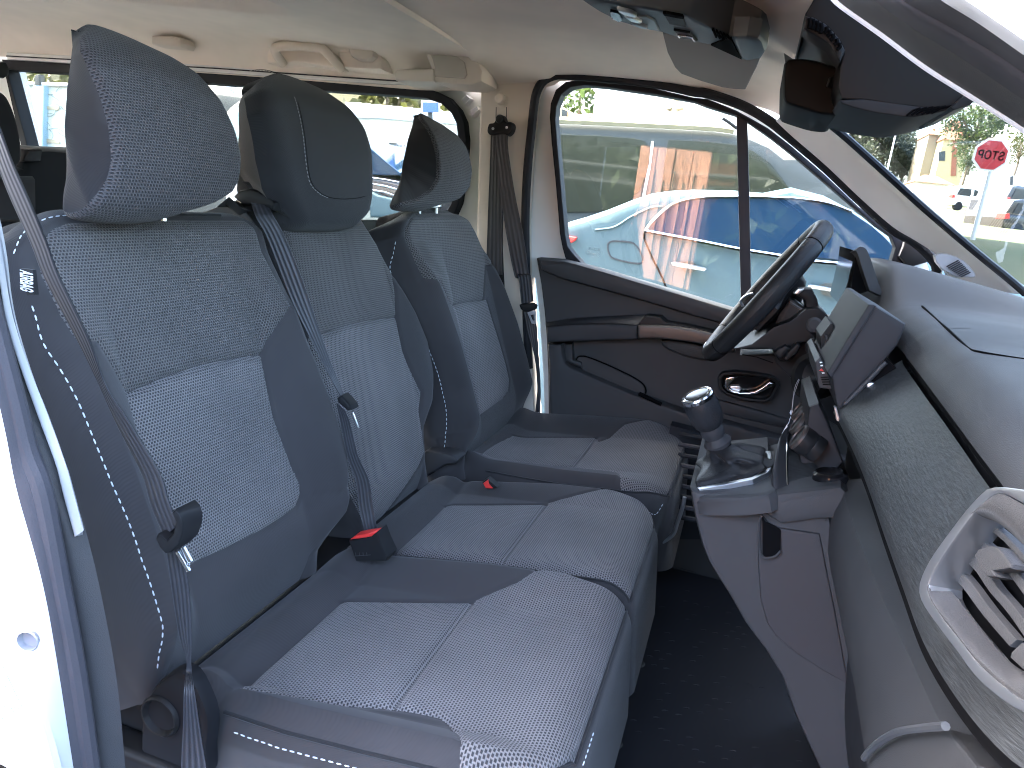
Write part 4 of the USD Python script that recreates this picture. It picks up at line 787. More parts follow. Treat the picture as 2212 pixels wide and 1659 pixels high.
# decor panel
E4 = np.array([(.160, 1.18), (.163, 1.122), (.166, .955), (.165, .828), (.162, .712), (.16, .607), (.159, .523), (.165, .466), (.176, .424), (.192, .402), (.225, .386)])
dt = np.array([(e, y, -.166) for e, y in [(.232, 1.17), (.226, 1.12), (.214, .93), (.207, .80), (.201, .70), (.196, .62), (.192, .54), (.189, .485), (.196, .44), (.212, .412), (.24, .392)]])
db = np.array([(e, y, -.262) for e, y in E4]); dm = (dt + db)/2 + np.array([-.012, -.006, 0])*np.clip((dt[:, 1:2] - .46)/.2, .1, 1); dm2 = dt*.2 + db*.8 + np.array([-.012, -.005, -.002])*np.clip((dt[:, 1:2] - .46)/.2, .1, 1); dm1 = dt*.85 + db*.15 + [-.004, 0, 0]
dash.part('decor_panel', loft([dt, dm1, dm, dm2, db], 80, m=30), M['decor'], smooth=60, label='dark brushed decor panel across the dashboard')
dash.part('decor_lip_shade', loft([db, db + [.004, .004, -.012], db + [.03, .02, -.03]], 80, m=10), M['void'], smooth=60)  # black colour stands in for the shade under the decor panel
gp = np.stack([np.interp(Ysec, E1[:, 1], E1[:, 0]) + .014, Ysec, np.full(120, -.157)], 1)
dash.part('core', shell(np.stack([gp + [-.004, 0, .002], gp + [.0, 0, -.02], gp + [.02, 0, -.10], gp + [.06, 0, -.25], gp + [.10, 0, -.62]], 1), .02), M['black'])
dash.part('pad_gap', tube(spline(dt + [.012, 0, .006], 80), .008, 8), M['void'])
dash.part('decor_edge', tube(spline(onY('A6', 1.125, (985, 1080), (1002, 1076), (1160, 945), (1345, 802), (1375, 797), (1432, 796)), 30), .0016, 6), M['chrome'])
dash.part('decor_edge', pY('A6', 1.13, .01, (955, 1012), (968, 1010), (985, 1070), (1000, 1085), (985, 1100), (968, 1090), bev=.001), M['satin'])
# vent at the near end
va, vb, vc = onY('N', .55, (1990, 1270))[0], onY('N', .50, (2160, 1055))[0], onY('N', .45, (2130, 1500))[0]
vn = unit(np.cross(vb - va, vc - va)); vn = vn*np.sign(-vn @ unit(va)) 
VC = lambda *p, up=0.0: onP('A9', va + vn*(up + .026), vn, *p)
vo = [(1860, -10), (1890, -20), (2010, -15), (2200, 40), (2400, 300), (2500, 900), (2300, 1390), (2088, 1330), (1950, 1250), (1800, 1120), (1680, 960), (1560, 800), (1480, 680), (1455, 600), (1470, 520), (1530, 400), (1650, 230), (1760, 90)]
vi = [(1900, 30), (1960, 20), (2040, 60), (2200, 160), (2340, 380), (2420, 850), (2250, 1290), (2088, 1255), (1980, 1180), (1830, 1050), (1710, 900), (1600, 760), (1530, 650), (1512, 590), (1525, 530), (1590, 410), (1700, 250), (1800, 120)]
vz = [(1905, 185), (1960, 210), (2088, 330), (2200, 480), (2300, 800), (2200, 1120), (2088, 1080), (1980, 1000), (1850, 850), (1750, 720), (1650, 590), (1640, 530), (1700, 440), (1800, 300), (1860, 210)]
dash.part('end_vent_ring', prism(VC(*vo, up=.010), -vn*.02, .003, holes=[VC(*vi, up=.010)], sm=70), M['satin'])
rv = np.stack([spline(VC(*vi, up=.009), 70, True), spline(VC(*[((a*.7 + b*.3), (c*.7 + d*.3)) for (a, c), (b, d) in zip(vi, [vz[0]] + vz[0:3] + vz[3:5] + vz[5:])][:0] or vi, up=.012), 70, True)], 1)
rin = [spline(VC(*vi, up=.009), 70, True), spline(VC(*vz, up=-.004), 70, True)]
def close_ring(a, b, n=12, bul=.006):
    b = np.array([b[np.argmin(np.linalg.norm(b - p, axis=1))] for p in a]) if False else b
    k = int(np.argmin(np.linalg.norm(b - a[0], axis=1))); b = np.roll(b, -k, 0)
    o = [a*(1 - t) + b*t + vn*bul*math.sin(math.pi*t) for t in np.linspace(0, 1, n)]
    return grid(np.array(o), closed=True)
dash.part('end_vent_bezel', close_ring(*rin), M['plastic_soft'], smooth=60)
dash.part('end_vent_hollow', prism(VC(*vz, up=-.016), -vn*.004, 0, sm=60), M['void'])
def vane(line, hw):
    p = spline(np.array([(a, b, 0) for a, b in line]), 14); t = unit(np.gradient(p, axis=0)); q = np.stack([-t[:, 1], t[:, 0], t[:, 2]], 1)*hw
    return [tuple(x[:2]) for x in np.vstack([p + q, (p - q)[::-1]])]
for l, hw in (([(1872, 208), (1980, 296), (2088, 420), (2180, 540), (2240, 650)], 20), ([(1812, 305), (1880, 366), (1980, 450), (2088, 590), (2170, 720), (2205, 830)], 26),
              ([(1748, 398), (1820, 470), (1900, 590), (2000, 705), (2088, 830), (2150, 930)], 29), ([(1686, 500), (1750, 575), (1850, 712), (1950, 832), (2020, 912)], 31)):
    dash.part('vent_slat', prism(VC(*vane(l, hw), up=-.006), -vn*.005, .0012), M['plastic_soft'])
dash.part('vent_slider', prism(VC((1785, 390), (1810, 350), (1890, 328), (1930, 340), (2010, 440), (2000, 465), (1900, 480), (1920, 515), (1860, 515), (1830, 470), up=.002), -vn*.010, .003), M['plastic_soft'])
dash.part('vent_wheel', prism(VC((2000, 960), (2060, 900), (2200, 980), (2200, 1160), (2088, 1090), (1990, 1000), up=.0), -vn*.015, .004), M['plastic_soft'])
# lower fascia
r1 = onX('A9', .195, (985, -60), (1010, 0), (1080, 230), (1200, 540), (1340, 850), (1500, 1200), (1610, 1430), (1720, 1640))
r2 = onX('A9', .20, (900, -40), (930, 20), (975, 230), (1060, 560), (1160, 880), (1270, 1200), (1370, 1440), (1480, 1680)); r2[:, 0] -= .012; r2 *= (.20/ .212) if False else 1
r3 = onX('A9', .205, (830, -10), (862, 160), (900, 330), (960, 600), (1020, 900), (1080, 1200), (1128, 1500), (1160, 1680))
dash.part('lower_fascia', loft([r1 + [.03, 0, .01], r1, r1*.5 + r2*.5 - [.004, 0, 0], r2, r2*.5 + r3*.5 - [.004, 0, 0], r3, r3 + [.05, 0, -.004]], 60), M['plastic_soft'], smooth=22)
dash.part('knee_panel', loft([r3 + [.04, 0, 0], r3 + [.05, .02, -.12], r3 + [.08, .03, -.28], r3 + [.16, .03, -.50]], 40, m=16), M['plastic'], smooth=60)
dash.part('fascia_trim', tube(spline(onX('A9', .178, (1132, 1600), (1180, 1540), (1260, 1480), (1345, 1440), (1480, 1420), (1620, 1408)), 40), .003, 8), M['satin'])
dash.part('fascia_end', prism(onX('A9', .185, (1140, 1610), (1200, 1545), (1345, 1452), (1620, 1420), (1800, 1640), (1760, 1800), (1180, 1800)), [.04, 0, 0], .004), M['plastic_soft'])
# driver's side of the dashboard
dash.part('column_cover', pY('B4', 1.66, .2, (330, 1190), (480, 1150), (660, 1010), (800, 960), (930, 860), (1042, 850), (1130, 930), (1155, 975), (1120, 1030), (980, 1130), (870, 1145), (690, 1215), (640, 1195), (470, 1200), bev=.02), M['black'])
dash.part('knee_cover', pY('B4', 1.78, .25, (380, 1245), (640, 1235), (700, 1215), (990, 1110), (1090, 1020), (1400, 1000), (1500, 1500), (1300, 1900), (1000, 1720), (840, 1470), (690, 1320), (665, 1260), bev=.02), M['plastic_dark'])
dash.part('cover_joint', tube(onY('B4', 1.775, (400, 1240), (520, 1260), (660, 1310)), .0012, 5), M['void'])
dash.part('rocker_switch', pY('B4', 1.64, .03, (676, 1222), (700, 1195), (765, 1162), (806, 1190), (765, 1240), (720, 1282), (690, 1262), bev=.006), M['black'])
dash.part('rocker_switch', pY('B4', 1.62, .03, (748, 1272), (800, 1205), (860, 1150), (888, 1170), (858, 1225), (800, 1270), (770, 1292), bev=.006), M['black'])
dash.part('switch_base', pY('B4', 1.665, .05, (660, 1230), (690, 1190), (780, 1140), (860, 1125), (895, 1160), (870, 1230), (790, 1300), (710, 1300), bev=.008), M['black'])
o = onY('B4', 1.52, (975, 1425))[0]
dash.part('ignition_ring', lathe(o, [-.72, -.52, .05], [(.040, -.03), (.048, .0), (.044, .010), (.034, .010), (.031, -.006), (.0, -.03)], 36), M['black'])
o = onY('B4', 1.60, (1010, 1180))[0]
dash.part('stalk_ring', lathe(o, [-.3, -.9, -.2], [(.016, -.02), (.020, .0), (.017, .006), (.012, .006), (0, .0)], 24), M['black'])
sa, sb = onY('B4', 1.50, (1000, 985))[0], onY('B4', 1.66, (1065, 1130))[0]
dash.part('wiper_stalk', tube(np.array([sb, sb*.5 + sa*.5, sa*.8 + sb*.2]), [.009, .010, .011], 12), M['black'])
dash.part('stalk_knob', lathe(sa*.82 + sb*.18, sa - sb, [(0, 0), (.0145, .0), (.0155, .012), (.0145, .026), (.009, .030), (0, .0305)], 24), M['plastic'])
# centre console: tray, climate knobs, sockets
cb = [(90, -10), (100, 60), (112, 130), (160, 330), (200, 430), (260, 530), (330, 640), (420, 800), (540, 960), (640, 1120), (720, 1350), (800, 1530), (880, 1700), (1300, 1700), (1160, 1200), (1000, 500), (920, 100), (700, 30), (585, 60), (570, -5), (330, 15), (150, 12)]
dash.part('console_body', pY('A9', 1.15, .30, *cb, bev=.022), M['plastic_soft'])
dash.part('console_pocket', pY('A9', 1.146, .01, (496, 220), (505, 170), (528, 150), (560, 195), (620, 225), (790, 250), (868, 262), (905, 450), (960, 720), (1040, 1165), (900, 1090), (720, 975), (600, 870), (555, 800), (515, 660), (500, 450), bev=.004), plain('storage_plastic', (.025, .0235, .0255), .6, grain=.4, gscale=1200))
dash.part('pocket_mouth', pY('A9', 1.143, .003, (524, 160), (545, 190), (600, 215), (636, 240), (634, 360), (600, 392), (545, 402), (527, 380)), M['void'])
dash.part('pocket_rim', tube(spline(onY('A9', 1.141, (527, 150), (512, 165), (504, 220), (505, 330), (515, 385), (545, 404), (600, 394), (634, 362)), 40), .0018, 6), M['plastic_soft'])
dash.part('console_shoulder', pY('A9', 1.14, .2, (582, 60), (600, 20), (690, 10), (1000, -25), (1090, 60), (1110, 180), (870, 185), (640, 215), (600, 190), (530, 150), (575, 95), bev=.014), M['plastic_soft'])
yy = [1.15, 1.18, 1.23, 1.29, 1.33, 1.36]
cu = lambda ys, pts: np.array([onY('B5', y, p)[0] for y, p in zip(ys, pts)])
c1 = cu(yy, [(822, 1470), (820, 1230), (846, 1020), (898, 840), (985, 748), (1058, 690)]); c2 = cu([1.165, 1.19, 1.25, 1.31, 1.34, 1.37], [(984, 1392), (969, 1270), (967, 1000), (971, 840), (990, 770), (1066, 726)])
c3 = cu([1.165, 1.18, 1.22, 1.27, 1.32, 1.37], [(1540, 1356), (1480, 1300), (1300, 1150), (1150, 1000), (1100, 850), (1090, 730)])
dash.part('console_shoulder', loft([c1 + [.004, 0, -.06], c1, c1*.6 + c2*.4 + [0, 0, .004], c2], 30, m=16), M['plastic'], smooth=60)
dash.part('tray_panel', loft([c2 - [0, 0, .003], c2*.5 + c3*.5 - [0, 0, .006], c3], 30, m=10), M['decor'], smooth=60)
dash.part('tray_trim', tube(np.vstack([spline(c2[::-1], 40), spline(onY('B5', 1.164, (990, 1400), (1012, 1408), (1040, 1411), (1250, 1390), (1535, 1358)), 20)]), .0021, 8), M['chrome'])
dash.part('climate_column', pY('B5', 1.235, .22, (1095, 980), (1100, 1060), (1118, 1150), (1150, 1205), (1200, 1218), (1490, 1182), (1560, 1100), (1470, 860), (1380, 640), (1300, 480), (1200, 520), (1180, 700), (1180, 860), (1160, 960), (1130, 995), bev=.008), M['plastic_dark'])
for (c, y, r) in (((1118, 852), 1.235, .0225), ((1108, 705), 1.31, .0215), ((1118, 572), 1.385, .0205)):
    o = onY('B5', y, c)[0]; ax = np.array([-.90, -.02, .43])
    k = dash.part('climate_knob', lathe(o - ax*.034, ax, [(r*.95, 0), (r*.98, .012), (r*.90, .016), (r*.96, .018), (r*1.02, .024), (r*1.0, .036), (r*.86, .040), (r*.7, .0385), (0, .038)], 36), M['black'])
    dash.part('knob_ring', lathe(o - ax*.034, ax, [(r*.84, .0395), (r*.87, .0425), (r*.99, .0395), (r*1.01, .036)], 36), M['bronze'], parent=k)
o = onY('B5', 1.20, (1250, 1300))[0]; up = unit([-.2, 0, 1])
dash.part('socket_ring', lathe(o, up, [(.026, -.004), (.026, .002), (.022, .005), (.017, .003), (.014, -.004), (0, -.006)], 36), M['satin'])
o = onY('B5', 1.19, (1418, 1275))[0]
dash.part('socket_cap', lathe(o, up, [(.024, -.004), (.026, .001), (.025, .009), (.021, .013), (.012, .011), (0, .010)], 36), M['gloss'])

# ================================================================ gear lever
gear = Thing('gear_lever', 'gear lever with chrome topped knob and wrinkled black leather boot', 'gear lever', (.04, 1.28, -.46))
gn = unit([-.33, 0, .944]); g0 = onY('A6', 1.17, (150, 1500))[0]
fr = [(128, 1500), (138, 1450), (170, 1412), (210, 1380), (330, 1340), (470, 1300), (545, 1284), (574, 1282), (580, 1300), (578, 1390), (560, 1412), (470, 1456), (330, 1482), (200, 1505), (150, 1513)]
fi = [(144, 1496), (152, 1454), (182, 1420), (218, 1392), (335, 1352), (470, 1314), (545, 1298), (558, 1300), (560, 1385), (548, 1398), (462, 1442), (328, 1468), (200, 1490), (156, 1500)]
P0 = onP('A6', g0, gn, *fr); P1 = onP('A6', g0 + gn*0, gn, *fi)
gear.part('boot_frame', prism(P0 + gn*.004, -gn*.008, .001, holes=[P1 + gn*.004]), M['satin'])
dash.part('gear_platform', prism(onP('A6', g0, gn, (92, 1480), (110, 1425), (200, 1355), (420, 1290), (600, 1245), (640, 1300), (610, 1490), (560, 1512), (400, 1532), (180, 1535), (104, 1522)) - gn*.004, -gn*.03, .010), M['plastic_soft'])
base = spline(P1, 90, True); neck = onY('A6', 1.275, (250, 1205))[0]; knob = onY('A6', 1.255, (135, 940))[0]; ga = unit(knob - neck)
rows = []
gx = unit(np.cross(ga, [0, 1.0, 0])); gy = np.cross(ga, gx); bc = base.mean(0)
an = np.array([math.atan2((p - bc) @ np.array([0, 1.0, 0]), (p - bc) @ np.array([1.0, 0, .35])) for p in base])
for t in np.linspace(0, 1, 46):
    w = 1 - t**1.5; ring = []
    cen = bc*(1 - t) + (neck - ga*.012)*t + np.array([.012, 0, 0])*math.sin(math.pi*t)
    for p, a in zip(base, an):
        rt = .020 + .014*(1 - t); q = np.array([math.cos(a), math.sin(a), .35*math.cos(a)])*rt
        fold = math.sin(math.pi*min(1, t*1.05))*(.008*math.sin(3*a + 5*t + .6) + .007*math.sin(5*a - 7*t + 1.9) + .0055*math.sin(2*a + 13*t) + .004*math.sin(8*a + 3*t))
        d = (p - bc)*w*(1 + .10*math.sin(math.pi*t)) + q*(1 - w); ring.append(cen + d*(1 + 0) + unit(d + 1e-6)*fold)
    rows.append(ring)
gear.part('boot', grid(np.array(rows), closed=True), M['leather'], smooth=True)
ln = np.linalg.norm(knob - neck)
gear.part('collar', lathe(neck - ga*.012, ga, [(.016, 0), (.023, .002), (.024, .008), (.020, .012), (.0185, .016), (.0165, .018), (.0165, .03)], 28), M['plastic'])
gear.part('neck', lathe(neck, ga, [(.015, 0), (.0165, ln*.08), (.0195, ln*.14), (.0205, ln*.22), (.0205, ln*.30), (.0195, ln*.32)], 28), M['plastic'])
gear.part('knob', lathe(neck, ga, [(.019, ln*.30), (.0245, ln*.37), (.0272, ln*.48), (.0286, ln*.60), (.0289, ln*.75), (.0268, ln*.88), (.0260, ln*.92)], 32), M['leather'])
gear.part('knob_ring', lathe(neck, ga, [(.0256, ln*.91), (.0274, ln*.925), (.0276, ln*.99), (.0256, ln*1.02), (.0225, ln*1.03), (.0205, ln*1.02)], 32), M['chrome'])
gear.part('shift_plate', lathe(neck, ga, [(.0215, ln*1.015), (.016, ln*1.024), (0, ln*1.026)], 28), M['gloss'])

# ================================================================ steering wheel
whl = Thing('steering_wheel', 'black leather steering wheel with grained grip and silver spoke trim', 'steering wheel', (.045, 1.80, -.33))
wc = np.array([.046, 1.80, -.152]); wt = unit([.516, 0, .856]); wn = unit([-.856, 0, .516]); wy = np.array([0, 1.0, 0]); WR = .181
rim = lambda a, r=WR, h=0.0: wc + wt*r*np.cos(a)[:, None] + wy*r*np.sin(a)[:, None] + wn*h
A_ = np.linspace(0, 2*np.pi, 181)[:-1]; th = np.linspace(0, 2*np.pi, 19)[:-1]
segs = [(-40, 40, 'leather'), (40, 140, 'leather'), (140, 220, 'leather'), (220, 320, 'leather')]
for a0, a1, m in segs:
    a = np.radians(np.linspace(a0, a1, 50)); rr = np.full(50, .0200) if (a0 % 180) == 140 or a0 == -40 else .0200 + .0012*np.sin(np.linspace(0, np.pi, 50))
    gn_ = 1.0; V = []
    for x, r in zip(a, rr):
        rad = wt*math.cos(x) + wy*math.sin(x); c = wc + rad*WR; V.append(c + r*1.0*(np.cos(th)[:, None]*rad*.92 + np.sin(th)[:, None]*wn*1.08))
    V = np.array(V); V = np.concatenate([V, V[:, :1]], 1); V[[0, -1]] = V[[0, -1]]*.06 + .94*V[[0, -1]]; V[[0, -1]] = (V[[0, -1]] - V[[0, -1]].mean(1, keepdims=True))*.955 + V[[0, -1]].mean(1, keepdims=True)
    whl.part('rim', grid(V), M['leather'], smooth=60)
for a0 in (40, 140, 220, 320):
    x = math.radians(a0); rad = wt*math.cos(x) + wy*math.sin(x); c = wc + rad*WR
    whl.part('rim_joint', tube(c + .0196*(np.cos(th)[:, None]*rad*.92 + np.sin(th)[:, None]*wn*1.08), .001, 5, True), M['void'])
for s, e in ((48, 132), (228, 312)):
    a = np.radians(np.linspace(s, e, 40)); ln = rim(a, WR - .0193, -.001)
    out = []
    for k in range(39):
        p, q = ln[k], ln[k + 1]; out += [tube(np.array([p + wn*.003, q - wn*.003]), .0006, 4), tube(np.array([p - wn*.003, q + wn*.003]), .0006, 4)]
    whl.part('rim_stitching', join(*out), plain('dark_thread', (.10, .10, .11), .7), kind='stuff')
whl.part('hub', lathe(wc - wn*.05, wn, [(.045, -.02), (.075, .0), (.082, .02), (.076, .040), (.05, .052), (0, .056)], 40), M['black'])
def spoke(a, w0, w1, m, h=-.012, t=.016, r0=.06, r1=WR - .008):
    a = math.radians(a); rad = wt*math.cos(a) + wy*math.sin(a); tan = -wt*math.sin(a) + wy*math.cos(a)
    return prism(np.array([wc + rad*r0 - tan*w0 + wn*(h - .008), wc + rad*r1 - tan*w1 + wn*h, wc + rad*r1 + tan*w1 + wn*h, wc + rad*r0 + tan*w0 + wn*(h - .008)]), -wn*t, .004)
for a in (100, 260): whl.part('spoke', spoke(a, .04, .03, 'black'), M['black'])
for a in (100, 260):
    p = spoke(a, .028, .022, 'plastic', h=-.002, t=.008, r0=.085, r1=.15); whl.part('switch_pad', p, M['plastic'])
whl.part('spoke_trim', tube(spline(onY('B4', 1.92, (492, 728), (440, 745), (400, 775), (390, 800), (408, 838)), 20), .0035, 8), M['satin'])
tp = onY('B4', 1.70, (700, 905), (800, 770), (840, 780), (920, 850), (925, 880), (880, 960), (760, 1030), (700, 1030), (665, 1000))
whl.part('airbag_pad', prism(tp, [0, .05, 0], .008), M['leather'])
o = []
for k in range(16):
    t = k/15; x, y = 800 + 118*t, 790 + 75*t
    q = onY('B4', 1.696, (x, y), (x + 6, y + 14), (x, y + 24)); o.append(tube(q, .0008, 4))
whl.part('pad_stitching', join(*o), plain('dark_thread', (.16, .165, .17), .7), kind='stuff')
whl.part('switch_cluster', pY('B4', 1.69, .05, (830, 730), (880, 690), (915, 690), (985, 690), (1030, 780), (1045, 850), (1000, 900), (930, 860), (920, 790), bev=.008), M['black'])
whl.part('switch_trim', pY('B4', 1.685, .01, (838, 728), (872, 694), (918, 690), (905, 712), (868, 738), bev=.002), M['satin'])
whl.part('rim_badge', tube(rim(np.radians(np.linspace(168, 192, 12)), WR + .001, .0205), .002, 6), M['satin'])

# ================================================================ things hanging by the dashboard
key = Thing('key_tag', 'small white paper tag hanging on a loop of string from the ignition', 'key tag', onY('A6', 1.42, (660, 1160))[0])
key.part('string', join(tube(spline(onY('A6', 1.44, (742, 842), (722, 885), (712, 930), (706, 980), (700, 1036)), 24), .0005, 5), tube(spline(onY('A6', 1.435, (746, 846), (733, 880), (712, 945), (708, 990), (702, 1040)), 24), .0005, 5)), M['thread_dim'])
key.part('knot', tube(onY('A6', 1.437, (700, 1030), (699, 1044), (702, 1058)), [.002, .0032, .0015], 8), M['thread'])
key.part('string', tube(spline(onY('A6', 1.43, (700, 1055), (690, 1080), (684, 1100), (672, 1120)), 14), .0006, 5), M['thread'])
key.part('tag', pY('A6', 1.42, .0012, (672, 1114), (676, 1130), (655, 1166), (640, 1172)), M['print'])

# ================================================================ mirror, camera cover, roof console, visor
mir = Thing('rear_view_mirror', 'black rear view mirror on a short arm under the camera cover', 'mirror', onY('A3', 1.25, (830, 680))[0])
mir.part('shell', pY('A3', 1.20, .22, (655, 400), (662, 370), (690, 349), (800, 350), (900, 374), (982, 412), (986, 500), (1000, 570), (1012, 610), (1000, 672), (970, 684), (930, 684), (850, 672), (690, 622), (660, 600), (651, 560), bev=.014, sm=60), M['matte_black'])
mir.part('arm', cyl(onY('A3', 1.215, (925, 493))[0] , onY('A3', 1.19, (990, 500))[0], .009), M['black'])
for x in (915, 945): mir.part('arm_ring', cyl(onY('A3', 1.196, (x, 490))[0], onY('A3', 1.196, (x + 10, 492))[0], .0065), M['plastic_soft'])
cov = Thing('camera_cover', 'large black camera cover behind the windscreen with slotted grilles', 'camera cover', onY('A3', 1.15, (1300, 690))[0])
cov.part('shell', pY('A3', 1.10, .30, (775, 150), (782, 80), (815, 25), (850, -40), (950, -40), (1020, 40), (1100, 95), (1240, 205), (1500, 398), (1700, 520), (1800, 590), (1745, 612), (1640, 640), (1500, 648), (1300, 625), (1120, 595), (1000, 590), (978, 520), (990, 400), (1010, 320), (985, 255), (905, 160), (800, 105), bev=.022), M['gloss'] if False else plain('cover_black', (.0055, .005, .005), .45, spec=.2))
cov.part('grille', pY('A3', 1.085, .05, (778, 92), (830, 100), (905, 140), (985, 225), (1022, 300), (990, 372), (970, 338), (925, 262), (835, 205), (800, 188), (774, 165), bev=.006), M['plastic_dark'])
for x, y in ((805, 108), (826, 116), (850, 126), (873, 138), (908, 160), (925, 180), (946, 203), (968, 232), (985, 258)):
    k = 1 if x < 890 else .6
    cov.part('grille_slot', tube(onY('A3', 1.083, (x, y), (x + 6*k, y + 24), (x - 2 - (1 - k)*30, y + 62*k)), .0028, 6), M['void'])
cov.part('lower_face', pY('A3', 1.10, .25, (985, 598), (1120, 590), (1300, 612), (1500, 640), (1640, 625), (1745, 560), (1752, 590), (1650, 655), (1540, 680), (1440, 697), (1380, 697), (1200, 672), (1080, 645), (1000, 618), bev=.004), M['plastic_dark'])
for k in range(6):
    t = k/5; cov.part('lower_slot', tube(onY('A3', 1.097, (1385 + t*150, 692 - t*14), (1425 + t*165, 660 - t*5 + (t**2)*-8), (1470 + t*190, 645 - t*12)), .0014, 5), M['void'])
cov.part('end_cap', pY('A3', 1.08, .2, (1648, 640), (1700, 600), (1752, 552), (1800, 585), (1802, 595), (1770, 625), (1668, 660), bev=.004), M['black'])
roofc = Thing('roof_console', 'teal grey reading lamp console in the roof lining above the windscreen', 'roof console', np.array([-.2, 1.3, .28]))
ZC = .285
def pZ(z, h, *pts, bev=0.0, sm=0, holes=()): return prism(onZ('D3', z, *pts), [0, 0, h], bev, holes, sm)
mc = plain('console_grey', (.075, .095, .105), .5, grain=.2)
roofc.part('body', pZ(ZC, .06, (120, -60), (180, -10), (250, 40), (340, 98), (480, 168), (600, 205), (740, 240), (830, 258), (1000, 313), (1120, 338), (1230, 362), (1405, 440), (1480, 480), (1540, 486), (1640, 470), (1672, 420), (1640, 335), (1600, 318), (1380, 292), (1220, 215), (1060, 132), (800, 76), (350, 6), (260, -40), bev=.006), mc)
roofc.part('holder_end', pZ(ZC - .014, .03, (1405, 300), (1520, 300), (1620, 318), (1650, 345), (1676, 420), (1640, 470), (1540, 486), (1490, 480), (1450, 420), bev=.012), mc)
roofc.part('holder_mouth', pZ(ZC - .003, .004, (1238, 362), (1320, 330), (1400, 312), (1440, 400), (1482, 474)), M['void'])
for pts in ([(490, 80), (600, 108), (648, 134), (636, 146), (540, 122), (505, 102)], [(548, 140), (620, 150), (688, 184), (672, 192), (600, 176)], [(600, 192), (680, 210), (730, 230), (716, 237), (640, 216)]):
    roofc.part('lamp_lens', pZ(ZC - .008, .006, *pts, bev=.002), M['satin'])
roofc.part('lamp_switch', pZ(ZC - .004, .006, (435, 95), (500, 108), (532, 160), (505, 176), (450, 150)), M['gloss'])
roofc.part('lamp_dish', pZ(ZC - .003, .004, (640, 130), (730, 140), (790, 170), (828, 250), (740, 238), (690, 190), bev=.002), plain('dish_grey', (.11, .125, .13), .4))
roofc.part('button_panel', pZ(ZC - .003, .004, (862, 115), (1018, 148), (1040, 218), (985, 208), (908, 194), bev=.001), M['plastic'])
roofc.part('button_shade', pZ(ZC - .004, .004, (855, 108), (880, 108), (1010, 132), (1022, 152), (990, 150), (865, 125)), M['void'])
roofc.part('call_button', pZ(ZC - .004, .004, (940, 245), (1070, 268), (1130, 332), (1010, 308), bev=.001), M['black'])
roofc.part('button_frame', tube(onZ('D3', ZC - .005, (990, 300), (976, 280), (1040, 284), (1084, 296), (1104, 326)), .0013, 6), M['chrome'])
for k in range(5):
    x, y = 1258 + k*28, 243 + k*12
    roofc.part('mic_slot', pZ(ZC - .003, .004, (x - 12, y - 2), (x, y), (x + 30, y + 62 - k*4), (x + 16, y + 60 - k*4)), M['void'])
vis = Thing('sun_visor', 'folded grey sun visor lying against the roof lining before the wheel', 'sun visor', np.array([-.05, 1.8, .24]))
vp, vq = np.array([-.1, 1.78, .287]), unit([.22, .22, 1])
vis.part('panel', prism(onP('D3', vp, vq, (850, 262), (1000, 300), (1240, 360), (1480, 470), (1626, 468), (1600, 540), (1512, 716), (1420, 713), (1330, 700), (1150, 645), (1000, 590), (950, 540), (890, 420)), vq*.008, .003), M['visor'])
# ================================================================ seat belts
pb_ = Thing('seat_belt', 'dark seat belt crossing the nearest backrest, its tongue near the cushion', 'seat belt', (-.6, .6, -.9), 'front seat belts')
L = [onY('A1', y, p)[0] for y, p in [(.47, (-150, 600)), (.485, (-62, 830)), (.50, (0, 1010)), (.515, (75, 1200)), (.535, (188, 1450))]] + [onY('A4', y, p)[0] for y, p in [(.552, (272, 240)), (.57, (462, 600)), (.582, (598, 880)), (.588, (700, 1110)), (.59, (850, 1410))]] + [onY('A7', .59, p)[0] for p in [(905, 90), (985, 275)]]
Rr = [onY('A1', y, p)[0] for y, p in [(.455, (-70, 590)), (.47, (15, 815)), (.485, (85, 1000)), (.50, (175, 1200)), (.522, (278, 1450))]] + [onY('A4', y, p)[0] for y, p in [(.54, (352, 230)), (.56, (528, 600)), (.578, (632, 880)), (.582, (772, 1100)), (.585, (950, 1400))]] + [onY('A7', .585, p)[0] for p in [(1005, 60), (1060, 210)]]
b, uv = band(L, Rr, 120); pb_.part('webbing', b, M['belt'], uv=uv)
pb_.part('tongue_cover', pY('A7', .575, .03, (925, 290), (935, 262), (960, 270), (995, 300), (1030, 260), (1045, 190), (1020, 135), (1040, 115), (1072, 150), (1088, 200), (1085, 260), (1060, 330), (1010, 378), (985, 382), (950, 345), bev=.004), M['black'])
pb_.part('tongue', pY('A7', .585, .003, (1045, 372), (1064, 366), (1130, 482), (1112, 488), bev=.0008), M['chrome']); pb_.part('tongue', pY('A7', .587, .003, (1078, 345), (1096, 340), (1142, 425), (1140, 440), (1128, 456), (1132, 432), (1120, 432), bev=.0008), M['chrome'])
L = [onY('A7', .59, p)[0] for p in [(975, 250), (1000, 390), (1030, 600), (1070, 850), (1112, 1005), (1112, 1090)]] + [onY('A7', .56, p)[0] for p in [(1100, 1180), (1096, 1400), (1082, 1700)]]
Rr = [onY('A7', .592, p)[0] for p in [(1085, 330), (1105, 440), (1130, 620), (1142, 850), (1140, 1005), (1146, 1090)]] + [onY('A7', .565, p)[0] for p in [(1158, 1180), (1190, 1400), (1240, 1700)]]
b, uv = band(L, Rr, 80); pb_.part('lap_webbing', b, M['belt'], uv=uv)

